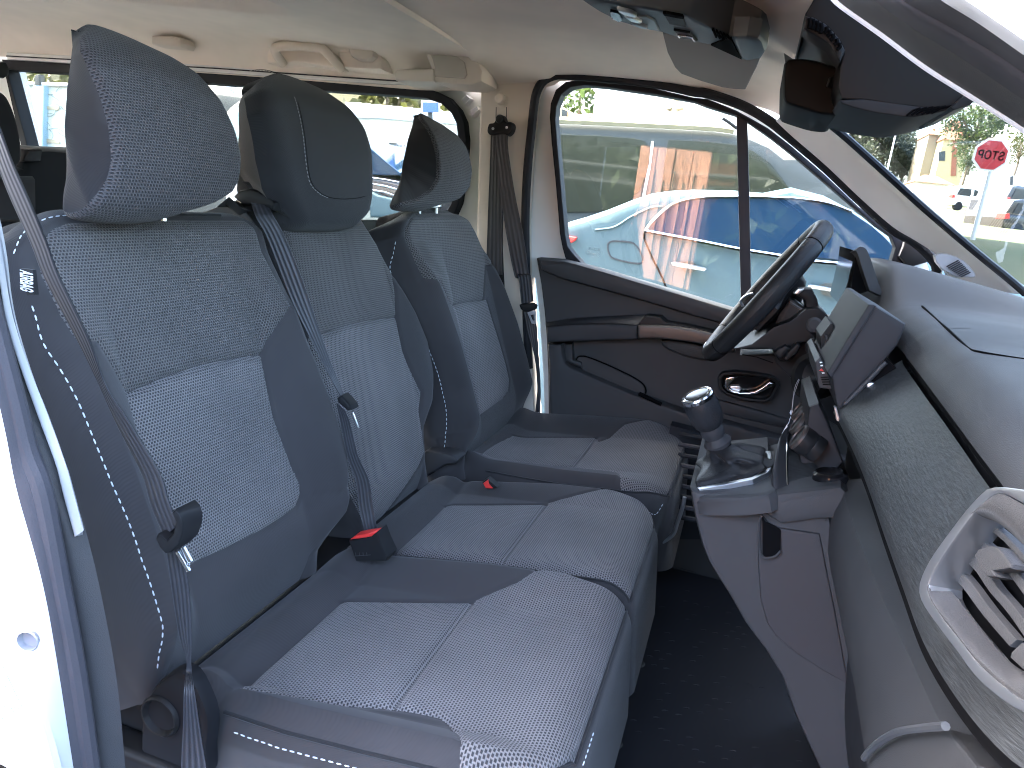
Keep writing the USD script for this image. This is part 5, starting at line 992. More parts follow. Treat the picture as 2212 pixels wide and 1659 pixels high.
mb = Thing('seat_belt', 'seat belt of the middle place, running from a guide on the backrest top', 'seat belt', (-.7, 1.1, -.6), 'front seat belts')
ML = [onY('A1', 1.06, (1500, 1215))[0], onY('A1', 1.055, (1530, 1300))[0]] + [onY('A4', y, p)[0] for y, p in [(1.06, (1600, 5)), (1.065, (1740, 362)), (1.07, (1850, 590)), (1.075, (1955, 800)), (1.075, (2035, 945))]]
MR = [onY('A1', 1.075, (1600, 1230))[0], onY('A1', 1.068, (1640, 1300))[0]] + [onY('A4', y, p)[0] for y, p in [(1.07, (1705, 0)), (1.072, (1800, 230)), (1.08, (1905, 540)), (1.085, (1990, 780)), (1.085, (2055, 945))]]
b, uv = band(ML, MR, 90); mb.part('webbing', b, plain_belt := M['belt'], uv=uv)
mb.part('belt_guide', pY('A1', 1.07, .06, (1380, 1175), (1420, 1135), (1480, 1125), (1570, 1150), (1640, 1210), (1630, 1260), (1560, 1245), (1500, 1222), (1440, 1225), bev=.008), M['black'])
mb.part('guide_cover', pY('A1', 1.085, .04, (1150, 1290), (1380, 1200), (1440, 1225), (1520, 1330), (1550, 1362), (1490, 1362), (1440, 1340), (1400, 1310), bev=.008), M['plastic_soft'])
mb.part('guide_cover', pY('A1', 1.09, .05, (1435, 1080), (1500, 1085), (1600, 1130), (1615, 1260), (1560, 1240), (1480, 1130), bev=.008), M['cloth_black'])
mb.part('guide_lip', tube(onY('A1', 1.066, (1412, 1196), (1442, 1214)), .0016, 6), M['chrome'])
mb.part('tongue_cover', pY('A5', 1.06, .025, (-5, 955), (20, 940), (75, 1000), (82, 1030), (60, 1035), (30, 1010), (0, 985), bev=.006), M['black'])
mb.part('tongue', pY('A5', 1.065, .003, (80, 1048), (92, 1044), (126, 1134), (116, 1140), bev=.0006), M['chrome'])
ML = [onY('A5', 1.07, (-5, 985))[0], onY('A5', 1.08, (20, 1100))[0], onY('A5', 1.085, (60, 1300))[0], onY('A8', 1.09, (110, -60))[0], onY('A8', 1.09, (130, 100))[0], onY('A8', 1.085, (165, 255))[0]]
MR = [onY('A5', 1.075, (45, 1030))[0], onY('A5', 1.085, (75, 1100))[0], onY('A5', 1.09, (125, 1300))[0], onY('A8', 1.10, (190, -60))[0], onY('A8', 1.10, (215, 100))[0], onY('A8', 1.095, (250, 300))[0]]
b, uv = band(ML, MR, 60); mb.part('lap_webbing', b, M['belt'], uv=uv)
bk = Thing('belt_buckle', 'black belt buckle with a red button standing between the double seats', 'belt buckle', onY('A8', 1.04, (190, 410))[0])
bk.part('shell', pY('A8', 1.02, .035, (66, 300), (78, 296), (200, 272), (236, 250), (262, 320), (300, 400), (290, 425), (110, 425), bev=.003), M['black'])
bk.part('release_button', pY('A8', 1.018, .02, (76, 294), (105, 272), (170, 258), (234, 250), (202, 278), (140, 288), bev=.002), M['red'])
bk.part('moulded_lines', join(*[tube(onY('A8', 1.0185, (110 + k*22, 372), (112 + k*22, 392)), .0006, 4) for k in range(4)] + [tube(onY('A8', 1.0185, (105, 392), (200, 385)), .0006, 4)]), M['plastic_soft'])
db_ = Thing('seat_belt', 'driver seat belt hanging down from the beige centre post', 'seat belt', onY('A5', 2.08, (1200, 1060))[0], 'front seat belts')
L = [onY('A2', 2.085, p)[0] for p in [(930, 800), (945, 900), (975, 1150), (1010, 1400), (1060, 1650)]] + [onY('A5', 2.075, p)[0] for p in [(1080, 220), (1100, 390)]]
Rr = [onY('A2', 2.085, p)[0] for p in [(1020, 800), (1022, 900), (1060, 1150), (1110, 1400), (1148, 1650)]] + [onY('A5', 2.075, p)[0] for p in [(1155, 220), (1172, 380)]]
b, uv = band(L, Rr, 80); db_.part('webbing', b, M['belt'], uv=uv)
L = [onY('A2', 2.10, p)[0] for p in [(918, 800), (912, 1000), (900, 1300), (892, 1600)]] + [onY('A5', 2.10, (905, 220))[0]]; Rr = [onY('A2', 2.10, p)[0] for p in [(985, 800), (985, 1000), (985, 1300), (985, 1600)]] + [onY('A5', 2.10, (985, 220))[0]]
b, uv = band(L, Rr, 40); db_.part('webbing', b, M['belt'], uv=uv)
L = [onY('A5', 2.08, p)[0] for p in [(1115, 430), (1140, 560), (1180, 720), (1195, 900), (1180, 1060)]]; Rr = [onY('A5', 2.085, p)[0] for p in [(1185, 420), (1195, 560), (1205, 720), (1215, 900), (1215, 1070)]]
b, uv = band(L, Rr, 60); db_.part('lap_webbing', b, M['belt'], uv=uv)
db_.part('top_guide', pY('A2', 2.07, .03, (895, 765), (905, 738), (935, 730), (950, 690), (968, 682), (990, 692), (1005, 725), (1035, 728), (1048, 750), (1040, 785), (1015, 810), (990, 800), (945, 802), (915, 808), (895, 790), bev=.006, sm=60), M['black'])
for x, y in ((930, 768), (1012, 762)): db_.part('guide_rivet', lathe(onY('A2', 2.068, (x, y))[0], [0, -1.0, 0], [(0, .002), (.003, .002), (.004, 0)], 12), M['satin'])
db_.part('guide_bolt', lathe(onY('A2', 2.066, (966, 712))[0], [0, -1.0, 0], [(0, .004), (.009, .003), (.012, -.006)], 20), M['black'])
db_.part('tongue_cover', pY('A5', 2.065, .02, (1084, 400), (1100, 392), (1170, 390), (1186, 405), (1180, 428), (1150, 442), (1110, 440), (1092, 425), bev=.006), M['black'])
db_.part('tongue', pY('A5', 2.066, .003, (1135, 445), (1180, 430), (1190, 505), (1180, 515), (1160, 510), bev=.0008, holes=[onY('A5', 2.066, (1153, 462), (1172, 456), (1178, 490), (1167, 496))]), M['satin'])
db_.part('care_tag', pY('A5', 2.06, .004, (1138, 1050), (1212, 1052), (1214, 1076), (1140, 1076)), M['black'])
t = meshkit.text_mesh('22', .012, .0006); a = onY('A5', 2.058, (1186, 1068))[0]; s = .0155/.012
db_.part('lettering', (np.array(t.vertices)[:, [0, 2, 1]]*[s, -1, s] + a, np.array(t.faces)), M['print'])
# ================================================================ floor
mat_ = Thing('floor_mat', 'black rubber floor mat with small lugs under the double seat', 'floor mat', (.2, 1.2, -1.03))
mat_.part('mat', rbox((-.55, .60, -1.034), (.95, 2.06, -1.0), .004), M['rubber'])
for p in ((1325, 1605), (1376, 1432), (1412, 1226)):
    o = onZ('N', -1.0, p)[0]; k = mat_.part('stud', lathe(o, [0, 0, 1.0], [(.018, 0), (.016, .003), (.007, .004), (.006, .012), (.004, .014), (0, .014)], 20), M['plastic'])
lug = []
for i in range(34):
    for j in range(34):
        x, y = -.1 + i*.028 + (j % 2)*.014, .95 + j*.03
        if rng.random() < .3: lug.append(tube(np.array([(x, y, -1.0), (x + .006, y + .003, -.9992), (x + .012, y + .004, -1.0)]), .0009, 4))
mat_.part('lug', join(*lug), M['rubber_grey'], kind='stuff')
mat_.part('mat_seam', tube(onZ('A8', -.999, (1870, 430), (2000, 455), (2140, 492)), .002, 6), M['plastic_soft'])
dm_ = Thing('driver_mat', 'ribbed black rubber mat in the driver footwell', 'floor mat', (.1, 1.8, -.9))
for k in range(9):
    y = 1180 + k*62
    a, b = onX('A5', .02 + k*.004, (2050, y))[0], onX('A5', .02 + k*.004, (2190, y + 28))[0]
    dm_.part('rib', tube(np.array([onY('A5', 1.95 - k*.03, (2040, y - 10))[0], onY('A5', 1.93 - k*.03, (2230, y + 22))[0]]), .006, 8), M['rubber_grey'] if k % 2 else M['rubber'])
dm_.part('base', pY('A5', 2.0, .05, (1990, 1120), (2300, 1200), (2400, 1800), (1900, 1800)), M['rubber'])
# ================================================================ second row, seen past the headrests
rs = Thing('rear_bench', 'black second row seat back far left behind the front seats', 'car seat', (-1.7, 1.2, -1.0))
rs.part('backrest', prism(onX('A1', -1.55, (140, 1000), (150, 930), (180, 895), (300, 890), (420, 900), (700, 910), (700, 1800), (-100, 1800), (-100, 1050)), [-.12, 0, 0], .02), M['cloth_black'])
rs.part('backrest_top', prism(onX('A1', -1.53, (-100, 1055), (235, 1058), (240, 1330), (-100, 1330)), [-.12, 0, 0], .02), M['cloth'])
rs.part('top_clip', prism(onX('A1', -1.52, (140, 968), (150, 930), (182, 896), (262, 893), (250, 965)), [-.05, 0, 0], .01), M['plastic'])
rs.part('headrest', prism(onX('A1', -1.45, (-60, 560), (20, 555), (60, 600), (100, 700), (128, 820), (135, 930), (120, 985), (85, 1015), (30, 1030), (-60, 1030)), [-.10, 0, 0], .025, sm=50), M['cloth_black'])
rs.part('belt_guide', prism(onX('A1', -1.75, (-20, 370), (40, 370), (62, 410), (58, 450), (30, 470), (-20, 460)), [-.04, 0, 0], .006), M['black'])
# ================================================================ outside
def gz(x, y):
    x, y = np.asarray(x, float), np.asarray(y, float)
    w = smooth01((x - .9)/1.6)
    h = np.interp(y, [-400, 4.5, 16, 70, 140, 400], [0, 0, 1.75, 4.3, 7.4, 12])
    return -EYE + w*h
gx_ = np.concatenate([np.linspace(-300, -12, 14), np.linspace(-10, 50, 90), np.linspace(55, 300, 14)]); gy_ = np.concatenate([np.linspace(-300, -12, 14), np.linspace(-10, 30, 70), np.linspace(33, 160, 60), np.linspace(170, 400, 10)])
GX, GY = np.meshgrid(gx_, gy_, indexing='ij')
def ground_mat():
    n = {'g': ('geometry', {}), 's': ('separate_xyz', {}), 'n': ('noise_texture', {'scale': .35, 'detail': 5}), 'n2': ('noise_texture', {'scale': 40, 'detail': 4}),
         'a': ('rgb_ramp', {'ramp': [(.3, (.46, .43, .385)), (.7, (.56, .525, .475))]}), 'b': ('rgb_ramp', {'ramp': [(.35, (.05, .07, .022)), (.6, (.10, .105, .05)), (.75, (.20, .18, .13))]}),
         'm': ('map_range', {'from_min': .25, 'from_max': .55, 'clamp': True}), 'mx': ('mix', {}), 'bu': ('bump', {'strength': .4, 'distance': .01}), 'p': ('principled_bsdf', {'roughness': .9})}
    return mat('ground_mix', n, [('g.position', 's.vector'), ('g.position', 'n.vector'), ('g.position', 'n2.vector'), ('n2.fac', 'a.fac'), ('n.fac', 'b.fac'), ('s.z', 'm.value'), ('m.result', 'mx.fac'), ('a.color', 'mx.color1'), ('b.color', 'mx.color2'), ('mx.color', 'p.base_color'), ('n2.fac', 'bu.height'), ('bu.normal', 'p.normal')])

solo('ground', grid(np.stack([GX, GY, gz(GX, GY)], -1)), ground_mat(), kind='structure', smooth=True)
mw = plain('house_white', (.62, .61, .58), .8, var=.03, vscale=1); my = plain('house_cream', (.36, .30, .17), .85, var=.04, vscale=1); mr_ = plain('roof_tile', (.20, .07, .04), .8, var=.15, vscale=8)
mg = plain('dark_pane', (.02, .025, .03), .08); msil = plain('silver_paint', (.05, .082, .098), .4, .2, spec=.25); mvan = plain('grey_van_paint', (.05, .054, .052), .4, 0, spec=.3)
mtin = plain('tinted_pane', (.022, .023, .016), .04, spec=.25); mbl = plain('blue_pane', (.008, .022, .045), .04, spec=.3)
# --- silver saloon beside the driver's door
SY = 3.15
sed = Thing('silver_sedan', 'silver saloon parked right beside the driver door', 'car', onY('B2', SY + .8, (1200, 1659))[0]*[1, 1, 0] + [0, 0, -1.6], 'cars parked outside')
body = np.vstack([onY('B2', SY, (40, 1330), (110, 1215), (160, 1190), (300, 1150), (480, 1090), (680, 1010), (860, 950), (1000, 928), (1200, 918), (1500, 920), (1800, 945)), onY('A3', SY, (700, 1115), (900, 1165), (1080, 1260), (1250, 1370), (1360, 1450), (1700, 1560), (2000, 1640)), [[1.75, SY, -.45], [1.8, SY, -1.35], [-2.2, SY, -1.35], [-2.35, SY, -.6]]])
sed.part('body', prism(body, [0, 1.75, 0], .07), msil)
dl1 = onY('B2', SY - .012, (822, 1268), (880, 1190), (960, 1112), (1060, 1045), (1180, 1008), (1350, 988), (1640, 984), (1640, 1415))
sed.part('side_window', prism(dl1 , [0, .02, 0], .003), mbl)
dl2 = np.vstack([onY('B2', SY - .012, (1668, 984)), onY('A3', SY - .012, (450, 1180), (700, 1186), (900, 1212), (1060, 1270), (1180, 1350), (1260, 1420), (1330, 1500)), onY('A3', SY - .012, (1330, 1590), (900, 1545), (440, 1490))])
sed.part('side_window', prism(dl2, [0, .02, 0], .003), mbl)
sed.part('window_trim', tube(spline(np.vstack([onY('B2', SY - .016, (818, 1268), (876, 1186), (956, 1108), (1056, 1040), (1178, 1003), (1350, 983), (1640, 979), (1990, 990)), onY('A3', SY - .016, (700, 1182), (900, 1208), (1064, 1264))]), 60), .006, 6), M['chrome'])
sed.part('belt_trim', tube(spline(np.vstack([onY('B2', SY - .02, (812, 1266), (1000, 1302), (1300, 1358), (1600, 1418), (1990, 1482)), onY('A3', SY - .02, (700, 1548), (1060, 1580))]), 40), .008, 6), M['chrome'])
for pts in ([(818, 1270), (806, 1310), (828, 1380), (880, 1500), (962, 1665), (1010, 1800)], [(1652, 1420), (1660, 1560), (1664, 1700)]): sed.part('door_gap', tube(spline(onY('B2', SY - .002, *pts), 30), .004, 5), M['void'])
fc = spline(onY('B2', SY - .001, (502, 1395), (520, 1362), (560, 1352), (690, 1362), (745, 1395), (790, 1475), (795, 1515), (770, 1540), (680, 1530), (560, 1500), (520, 1470)), 60, True)
sed.part('fuel_flap', tube(fc, .0035, 5, True), M['rubber_grey'])
for q in ([(1030, 1532), (1060, 1525), (1200, 1552), (1320, 1575), (1330, 1590), (1310, 1606), (1180, 1585), (1045, 1560)],):
    sed.part('door_handle', pY('B2', SY - .05, .03, *q, bev=.008), M['satin']); sed.part('handle_dish', pY('B2', SY - .004, .01, (1110, 1540), (1140, 1522), (1200, 1518), (1245, 1545), (1255, 1590), (1210, 1618), (1150, 1615), (1115, 1580)), mvan)
sed.part('door_handle', pY('B4', SY - .05, .03, (948, 660), (970, 652), (1100, 675), (1255, 705), (1258, 738), (1100, 710), (955, 688), bev=.008), M['satin']); sed.part('handle_dish', pY('B4', SY - .004, .01, (1050, 660), (1090, 640), (1160, 645), (1205, 680), (1205, 740), (1150, 760), (1080, 745), (1050, 700)), mvan)
sed.part('tail_lamp', pY('B2', SY - .02, .2, (60, 1290), (180, 1312), (240, 1322), (232, 1345), (200, 1366), (90, 1400), bev=.01), M['red'])
sed.part('shoulder_crease', tube(spline(onY('B2', SY - .0, (400, 1260), (560, 1235), (700, 1150), (860, 1075), (960, 1062)), 30), .006, 6), msil)
for x in (-1.45, 1.2): sed.part('wheel', lathe([x, SY - .01, -1.28], [0, 1.0, 0], [(0, 0), (.2, .0), (.22, .02), (.30, .0), (.32, .04), (.32, .2), (0, .2)], 32), M['rubber'])
# --- grey van behind it
VY = 6.0
v2 = Thing('grey_van', 'tall grey passenger van standing behind the silver saloon', 'van', np.array([-1.5, VY + 1, -1.6]), 'cars parked outside')
vb = np.vstack([[[-6.2, VY, .62]], onY('N', VY, (750, 232)), onY('B2', VY, (80, 340), (500, 358), (880, 376), (1380, 402), (1570, 428), (1720, 478), (1870, 545), (1990, 640)), onY('A3', VY, (800, 930), (1000, 1100), (1240, 1320), (1400, 1420), (1700, 1520)), [[2.2, VY, -.6], [2.2, VY, -1.3], [-6.2, VY, -1.3]]])
v2.part('body', prism(vb, [0, 1.9, 0], .09), mvan)
v2.part('side_window', prism(onY('B2', VY - .02, (-700, 400), (-300, 430), (150, 462), (420, 470), (720, 492), (810, 515), (858, 575), (850, 700), (812, 830), (762, 935), (690, 1012), (580, 1080), (400, 1110), (-700, 1110)), [0, .03, 0], .006), mtin)
v2.part('side_window', prism(onY('B2', VY - .02, (1010, 505), (1330, 520), (1560, 545), (1720, 600), (1860, 700), (1980, 850), (2060, 985), (940, 985), (985, 650)), [0, .03, 0], .006), mtin)
v2.part('roof_strip', tube(spline(onY('B2', VY - .03, (-300, 322), (80, 341), (500, 359), (880, 377), (1380, 403), (1560, 426)), 40), .03, 6), plain('strip_cream', (.22, .19, .12), .7))
v2.part('aerial', tube(onY('B2', VY - .1, (1465, 326), (1520, 362), (1585, 412)), .012, 6), M['black'])
v2.part('pillar_line', tube(onY('B2', VY - .005, (880, 520), (850, 740), (780, 1100)), .012, 6), mw)
# --- white building, low house, lamp post
wb = Thing('white_building', 'plain white rendered building rising behind the grey van', 'building', np.array([0, 14, -1.6]))
wx = onY('B2', 12, (378, 300))[0][0]
wb.part('wall', rbox((wx, 12, -1.6), (1.0, 18, 6.5)), mw)
wb.part('cornice', rbox((wx - .15, 11.85, 6.5), (1.1, 18.1, 6.75), .03), mw)
wb.part('plinth', rbox((wx - .03, 11.95, -1.6), (1.03, 18, -1.1)), M['trim_grey'])
lh = Thing('low_house', 'low cream house with a red gutter left of the white building', 'house', np.array([-4, 17, -1.6]))
q = onY('B2', 16, (-500, 150), (60, 190), (200, 290), (375, 325)); 
lh.part('wall', prism(np.array([[-12, 16, -1.6], [-12, 16, q[0][2]], q[1], q[2], [wx*1.3, 16, q[3][2]], [wx*1.3, 16, -1.6]]), [0, 4, 0]), my)
lh.part('gutter', tube(onY('B2', 15.9, (190, 322), (375, 318)), .07, 8), M['red'])
lh.part('window', pY('B2', 15.97, .1, (120, 250), (165, 262), (165, 320), (120, 315)), mg)
lp = Thing('lamp_post', 'tan lamp post with two small floodlights before the white building', 'lamp post', onY('B2', 9, (1040, 420))[0]*[1, 1, 0] + [0, 0, -1.6])
mt = plain('lamp_tan', (.42, .33, .2), .5)
a = onY('B2', 9, (1045, 385))[0]; b = onY('B2', 9, (1076, 120))[0]; lp.part('pole', tube(np.array([a*[1, 1, 0] + [-.02, 0, -1.6], a, b]), .045, 10), mt)
lp.part('arm', tube(onY('B2', 9, (1015, 240), (1100, 240)), .03, 8), mt)
for pts in ([(990, 232), (1038, 226), (1042, 240), (1010, 258), (994, 250)], [(1070, 234), (1132, 226), (1138, 246), (1100, 254), (1072, 256)]): lp.part('floodlight', pY('B2', 8.95, .12, *pts, bev=.02), mt)
# --- seen through the rear side window
dc_ = Thing('dark_car', 'dark car with teal windscreen seen between the middle and driver headrests', 'car', onY('D2', 4.4, (1330, 1340))[0]*[1, 1, 0] + [0, 0, -1.6], 'cars parked outside')
dc_.part('body', pY('D2', 4.2, 1.6, (900, 1060), (1100, 960), (1225, 1110), (1440, 1160), (1560, 1230), (1600, 1330), (1560, 1420), (1200, 1420), (900, 1420), bev=.06), plain('dark_paint', (.045, .032, .032), .2, .2, coat=1))
dc_.part('windscreen', pY('D2', 4.18, .9, (1130, 850), (1215, 930), (1330, 1030), (1445, 1122), (1442, 1146), (1225, 1142), (1120, 1080), bev=.01), mbl)
dc_.part('bumper', pY('D2', 4.1, .1, (1200, 1270), (1260, 1300), (1440, 1340), (1560, 1360), (1560, 1480), (1200, 1480), bev=.02), msil)
for k in range(3): dc_.part('bonnet_line', tube(onY('D2', 4.15, (1232, 1165 + k*48), (1330, 1178 + k*50), (1438, 1200 + k*58)), .006, 6), M['chrome'])
pw = Thing('poster_wall', 'cream wall panel behind the dark car that carries a framed poster', 'wall', onY('D2', 7.6, (1400, 1200))[0]*[1, 1, 0] + [0, 0, -1.6])
pw.part('panel', pY('D2', 5.6, .1, (1060, 690), (1260, 690), (1900, 740), (1900, 1500), (1060, 1500), bev=.01), plain('panel_cream', (.60, .58, .47), .6))
pw.part('top_band', pY('D2', 5.58, .3, (1000, 560), (1100, 562), (1500, 600), (1900, 640), (1900, 742), (1260, 692), (1060, 690), bev=.02), plain('band_white', (.62, .68, .72), .4))
po = Thing('poster', 'framed white service poster with dark lettering on the cream wall panel', 'poster', onY('D2', 5.5, (1380, 1130))[0])
po.part('frame', pY('D2', 5.54, .04, (1288, 800), (1600, 822), (1600, 1180), (1280, 1150), bev=.006), mw)
po.part('sheet', pY('D2', 5.535, .01, (1310, 822), (1590, 842), (1590, 1160), (1302, 1128)), M['print'])
mk2 = plain('poster_ink', (.10, .11, .11), .7)
for txt, x, y, h in (('RENAULT', 1362, 918, 26), ('VAŠICH B', 1360, 950, 26)):
    t = meshkit.text_mesh(txt, 1.0, .002, bold=True); tv = np.array(t.vertices); a = onY('D2', 5.53, (x, y))[0]; b = onY('D2', 5.53, (x, y - h))[0]; c = onY('D2', 5.53, (x + 100, y + 7))[0]
    ex, ez = unit(c - a), b - a; tv = a + ex*tv[:, :1]*np.linalg.norm(ez)*.9 + ez*tv[:, 1:2] + np.array([0, -1.0, 0])*tv[:, 2:]
    po.part('lettering', (tv, np.array(t.faces)), mk2)
for y, l in ((886, 60), (962, 80)): po.part('small_print', tube(onY('D2', 5.532, (1362, y), (1362 + l, y + l*.07)), .006, 4), mk2)
bs = Thing('blue_sign', 'small blue and white plate above the driver headrest, beyond the window', 'sign', onY('D2', 5.2, (1690, 620))[0])
bs.part('plate', pY('D2', 5.2, .02, (1615, 545), (1756, 548), (1760, 640), (1612, 640), bev=.003), mw); bs.part('field', pY('D2', 5.19, .01, (1630, 562), (1745, 565), (1748, 640), (1628, 640)), plain('sign_blue', (.05, .12, .42), .5))
bs.part('post', tube(onY('D2', 5.22, (1688, 640), (1690, 1400)), .02, 8), mvan)
bn = Thing('banner_fence', 'white banner with thin looping grey lines hung on a blue post, far left', 'banner', onY('D1', 6.5, (350, 1450))[0]*[1, 1, 0] + [0, 0, -1.6])
bn.part('sheet', pY('D1', 6.5, .02, (-200, 830), (70, 835), (360, 845), (800, 860), (800, 1500), (-200, 1500)), plain('banner_white', (.70, .72, .66), .7))
bn.part('top_rail', tube(onY('D1', 6.48, (-200, 822), (360, 836), (800, 850)), .02, 8), mw)
bn.part('post', pY('D1', 6.44, .06, (330, 850), (435, 852), (425, 1480), (318, 1480), bev=.01), plain('post_blue', (.32, .48, .58), .5)); bn.part('post_cap', pY('D1', 6.45, .06, (335, 850), (345, 745), (390, 738), (400, 850), bev=.01), mvan)
wl = []
for k in range(22):
    x0, y0 = 60 + rng.random()*520, 870 + rng.random()*560; an = rng.random()*6.28; ps = []
    for j in range(9): ps.append((x0, y0)); an += (rng.random() - .35)*1.1; x0 += 40*math.cos(an); y0 += 40*math.sin(an)
    wl.append(tube(spline(onY('D1', 6.49, *ps), 24), .004, 4))
bn.part('line_drawing', join(*wl), plain('line_grey', (.33, .36, .32), .7), kind='stuff')
for pts in ([(150, 1040), (240, 1030), (235, 1070), (160, 1065)], [(440, 1055), (590, 1062), (580, 1095), (440, 1085)], [(230, 1340), (590, 1400), (590, 1430), (230, 1400)]): bn.part('tan_patch', pY('D1', 6.485, .005, *pts), plain('patch_tan', (.45, .38, .26), .7))
wv = Thing('white_van', 'white van roof glimpsed between the two nearest headrests', 'van', onY('D2', 5.0, (100, 900))[0]*[1, 1, 0] + [0, 0, -1.6], 'cars parked outside')
wv.part('body', pY('D2', 5.0, 1.8, (40, 640), (80, 590), (160, 530), (260, 500), (600, 480), (600, 1500), (40, 1500), bev=.05), mw)
wv.part('window', pY('D2', 4.98, .05, (85, 640), (180, 632), (190, 850), (110, 860), bev=.01), plain('pale_pane', (.35, .45, .42), .08))
sg = Thing('grey_sign', 'small grey hanging sign between the two nearest headrests', 'sign', onY('D2', 6, (90, 560))[0])
sg.part('board', pY('D2', 6.6, .03, (50, 425), (130, 425), (125, 570), (70, 560), bev=.004), M['trim_grey'])
t = meshkit.text_mesh('VIC', 1.0, .002, bold=True); tv = np.array(t.vertices); a = onY('D2', 6.58, (72, 440))[0]; b = onY('D2', 6.58, (112, 432))[0]; c = onY('D2', 6.58, (104, 552))[0]
sg.part('lettering', (a + unit(c - a)*tv[:, :1]*np.linalg.norm(c - a)/np.ptp(tv[:, 0]) + (b - a)*tv[:, 1:2] + np.array([0, -1.0, 0])*tv[:, 2:], np.array(t.faces)), plain('sign_ink', (.2, .21, .2), .7))
# --- trees
def leaf_mat(name, col):
    n = {'o': ('geometry', {}), 'n': ('noise_texture', {'scale': 1.3, 'detail': 3}), 'r': ('rgb_ramp', {'ramp': [(.3, tuple(c*.55 for c in col)), (.55, col), (.75, tuple(c*1.7 for c in col))]}), 'd': ('principled_bsdf', {'roughness': .55}), 't': ('translucent_bsdf', {}), 'm': ('mix_closure', {'fac': .35})}
    return mat(name, n, [('o.position', 'n.vector'), ('n.fac', 'r.fac'), ('r.color', 'd.base_color'), ('r.color', 't.color'), ('d.BSDF', 'm.closure1'), ('t.BSDF', 'm.closure2')], 'm.closure')
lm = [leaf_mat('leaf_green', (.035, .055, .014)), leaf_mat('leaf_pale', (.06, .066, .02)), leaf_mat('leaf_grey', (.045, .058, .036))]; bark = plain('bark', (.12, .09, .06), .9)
def tree(x, y, h, r, n, leaf, label, m, seed, z=None):
    g = np.random.default_rng(seed); z0 = float(gz(x, y)) if z is None else z; T = Thing('tree', label, 'tree', (x, y, z0), 'trees around the car park')
    c0 = np.array([x, y, z0 + h - r*1.1])
    T.part('trunk', tube(np.array([[x, y, z0], [x + .05*r, y, z0 + h*.3], c0, c0 + [0, 0, r*.6]]), [h*.03, h*.024, h*.016, h*.004], 9), bark)
    cl = c0 + g.normal(size=(26, 3))*[r*.55, r*.55, r*.5]; bl = [tube(np.array([c0 - [0, 0, r*.7], (c0 + c)/2 - [0, 0, .1*r], c]), [h*.012, h*.007, h*.002], 5) for c in cl[:14]]
    T.part('limbs', join(*bl), bark)
    k = g.integers(0, 26, n); p = cl[k] + g.normal(size=(n, 3))*r*.2; u = unit(g.normal(size=(n, 3))); w = unit(np.cross(u, g.normal(size=(n, 3)))); s = leaf*(.6 + .8*g.random((n, 1)))
    V = np.stack([p - u*s, p + w*s*.5, p + u*s, p - w*s*.5], 1).reshape(-1, 3); F = np.arange(4*n).reshape(n, 4)
    T.part('crown', (V, F), m, smooth=False)
def at_px(c, p, y): q = onY(c, y, p)[0]; return q
q = at_px('B2', (280, 200), 22); tree(q[0], 22, q[2] + 1.6 + 1.2, 2.3, 5200, .13, 'leafy green tree beside the white building, over the low house', lm[0], 3, -1.6)
q = at_px('D2', (1350, 500), 15); tree(q[0], 15, q[2] + 1.6 + 1.0, 1.9, 3600, .14, 'sunlit yellow green tree above the poster wall', lm[1], 4, -1.6)
q = at_px('D2', (1650, 520), 19); tree(q[0], 19, q[2] + 1.6 + 1.6, 2.2, 3600, .14, 'yellow green tree behind the blue plate', lm[1], 5, -1.6)
q = at_px('D1', (300, 780), 11); tree(q[0], 11, q[2] + 1.6 + .8, 1.4, 3000, .10, 'tree with dry pale leaves above the banner', lm[1], 6, -1.6)
# --- mirror image in the windscreen, built as solid things beyond it
ss = Thing('stop_sign', 'red octagonal stop sign built with its word reversed, as mirrored in the windscreen', 'road sign', aY((2104, 510), 16))
o = aY((2141, 335), 16); ex = unit(aY((2178, 339), 16) - o); rr = np.linalg.norm(aY((2179, 339), 16) - o); ey = np.array([-.02, 0, 1.0]); ey = unit(ey - ex*(ey @ ex)); nn = unit(np.cross(ex, ey)); nn = nn*np.sign(-nn @ unit(o))
oc = lambda r, d: np.array([o + nn*d + r*(math.cos(math.pi/8 + k*math.pi/4)*ex + math.sin(math.pi/8 + k*math.pi/4)*ey) for k in range(8)])
ss.part('plate', prism(oc(rr*1.08, 0), -nn*.02), mw); ss.part('red_field', prism(oc(rr*.94, .004), -nn*.004), plain('sign_red', (.36, .012, .018), .4))
t = meshkit.text_mesh('STOP', 1.0, .004, bold=True); tv = np.array(t.vertices); wd = np.ptp(tv[:, 0]); k = rr*1.5/wd
tv = o + nn*.008 - ex*((tv[:, :1] - tv[:, 0].min() - wd/2)*k) + ey*((tv[:, 1:2] - .5)*k*1.25); ss.part('lettering', (tv, np.array(t.faces)), mw)
ss.part('post', tube(np.array([aY((2141, 368), 16.05), aY((2122, 440), 16.05), aY((2100, 520), 16.05)]), .045, 10), plain('zinc', (.5, .52, .53), .4, .7))
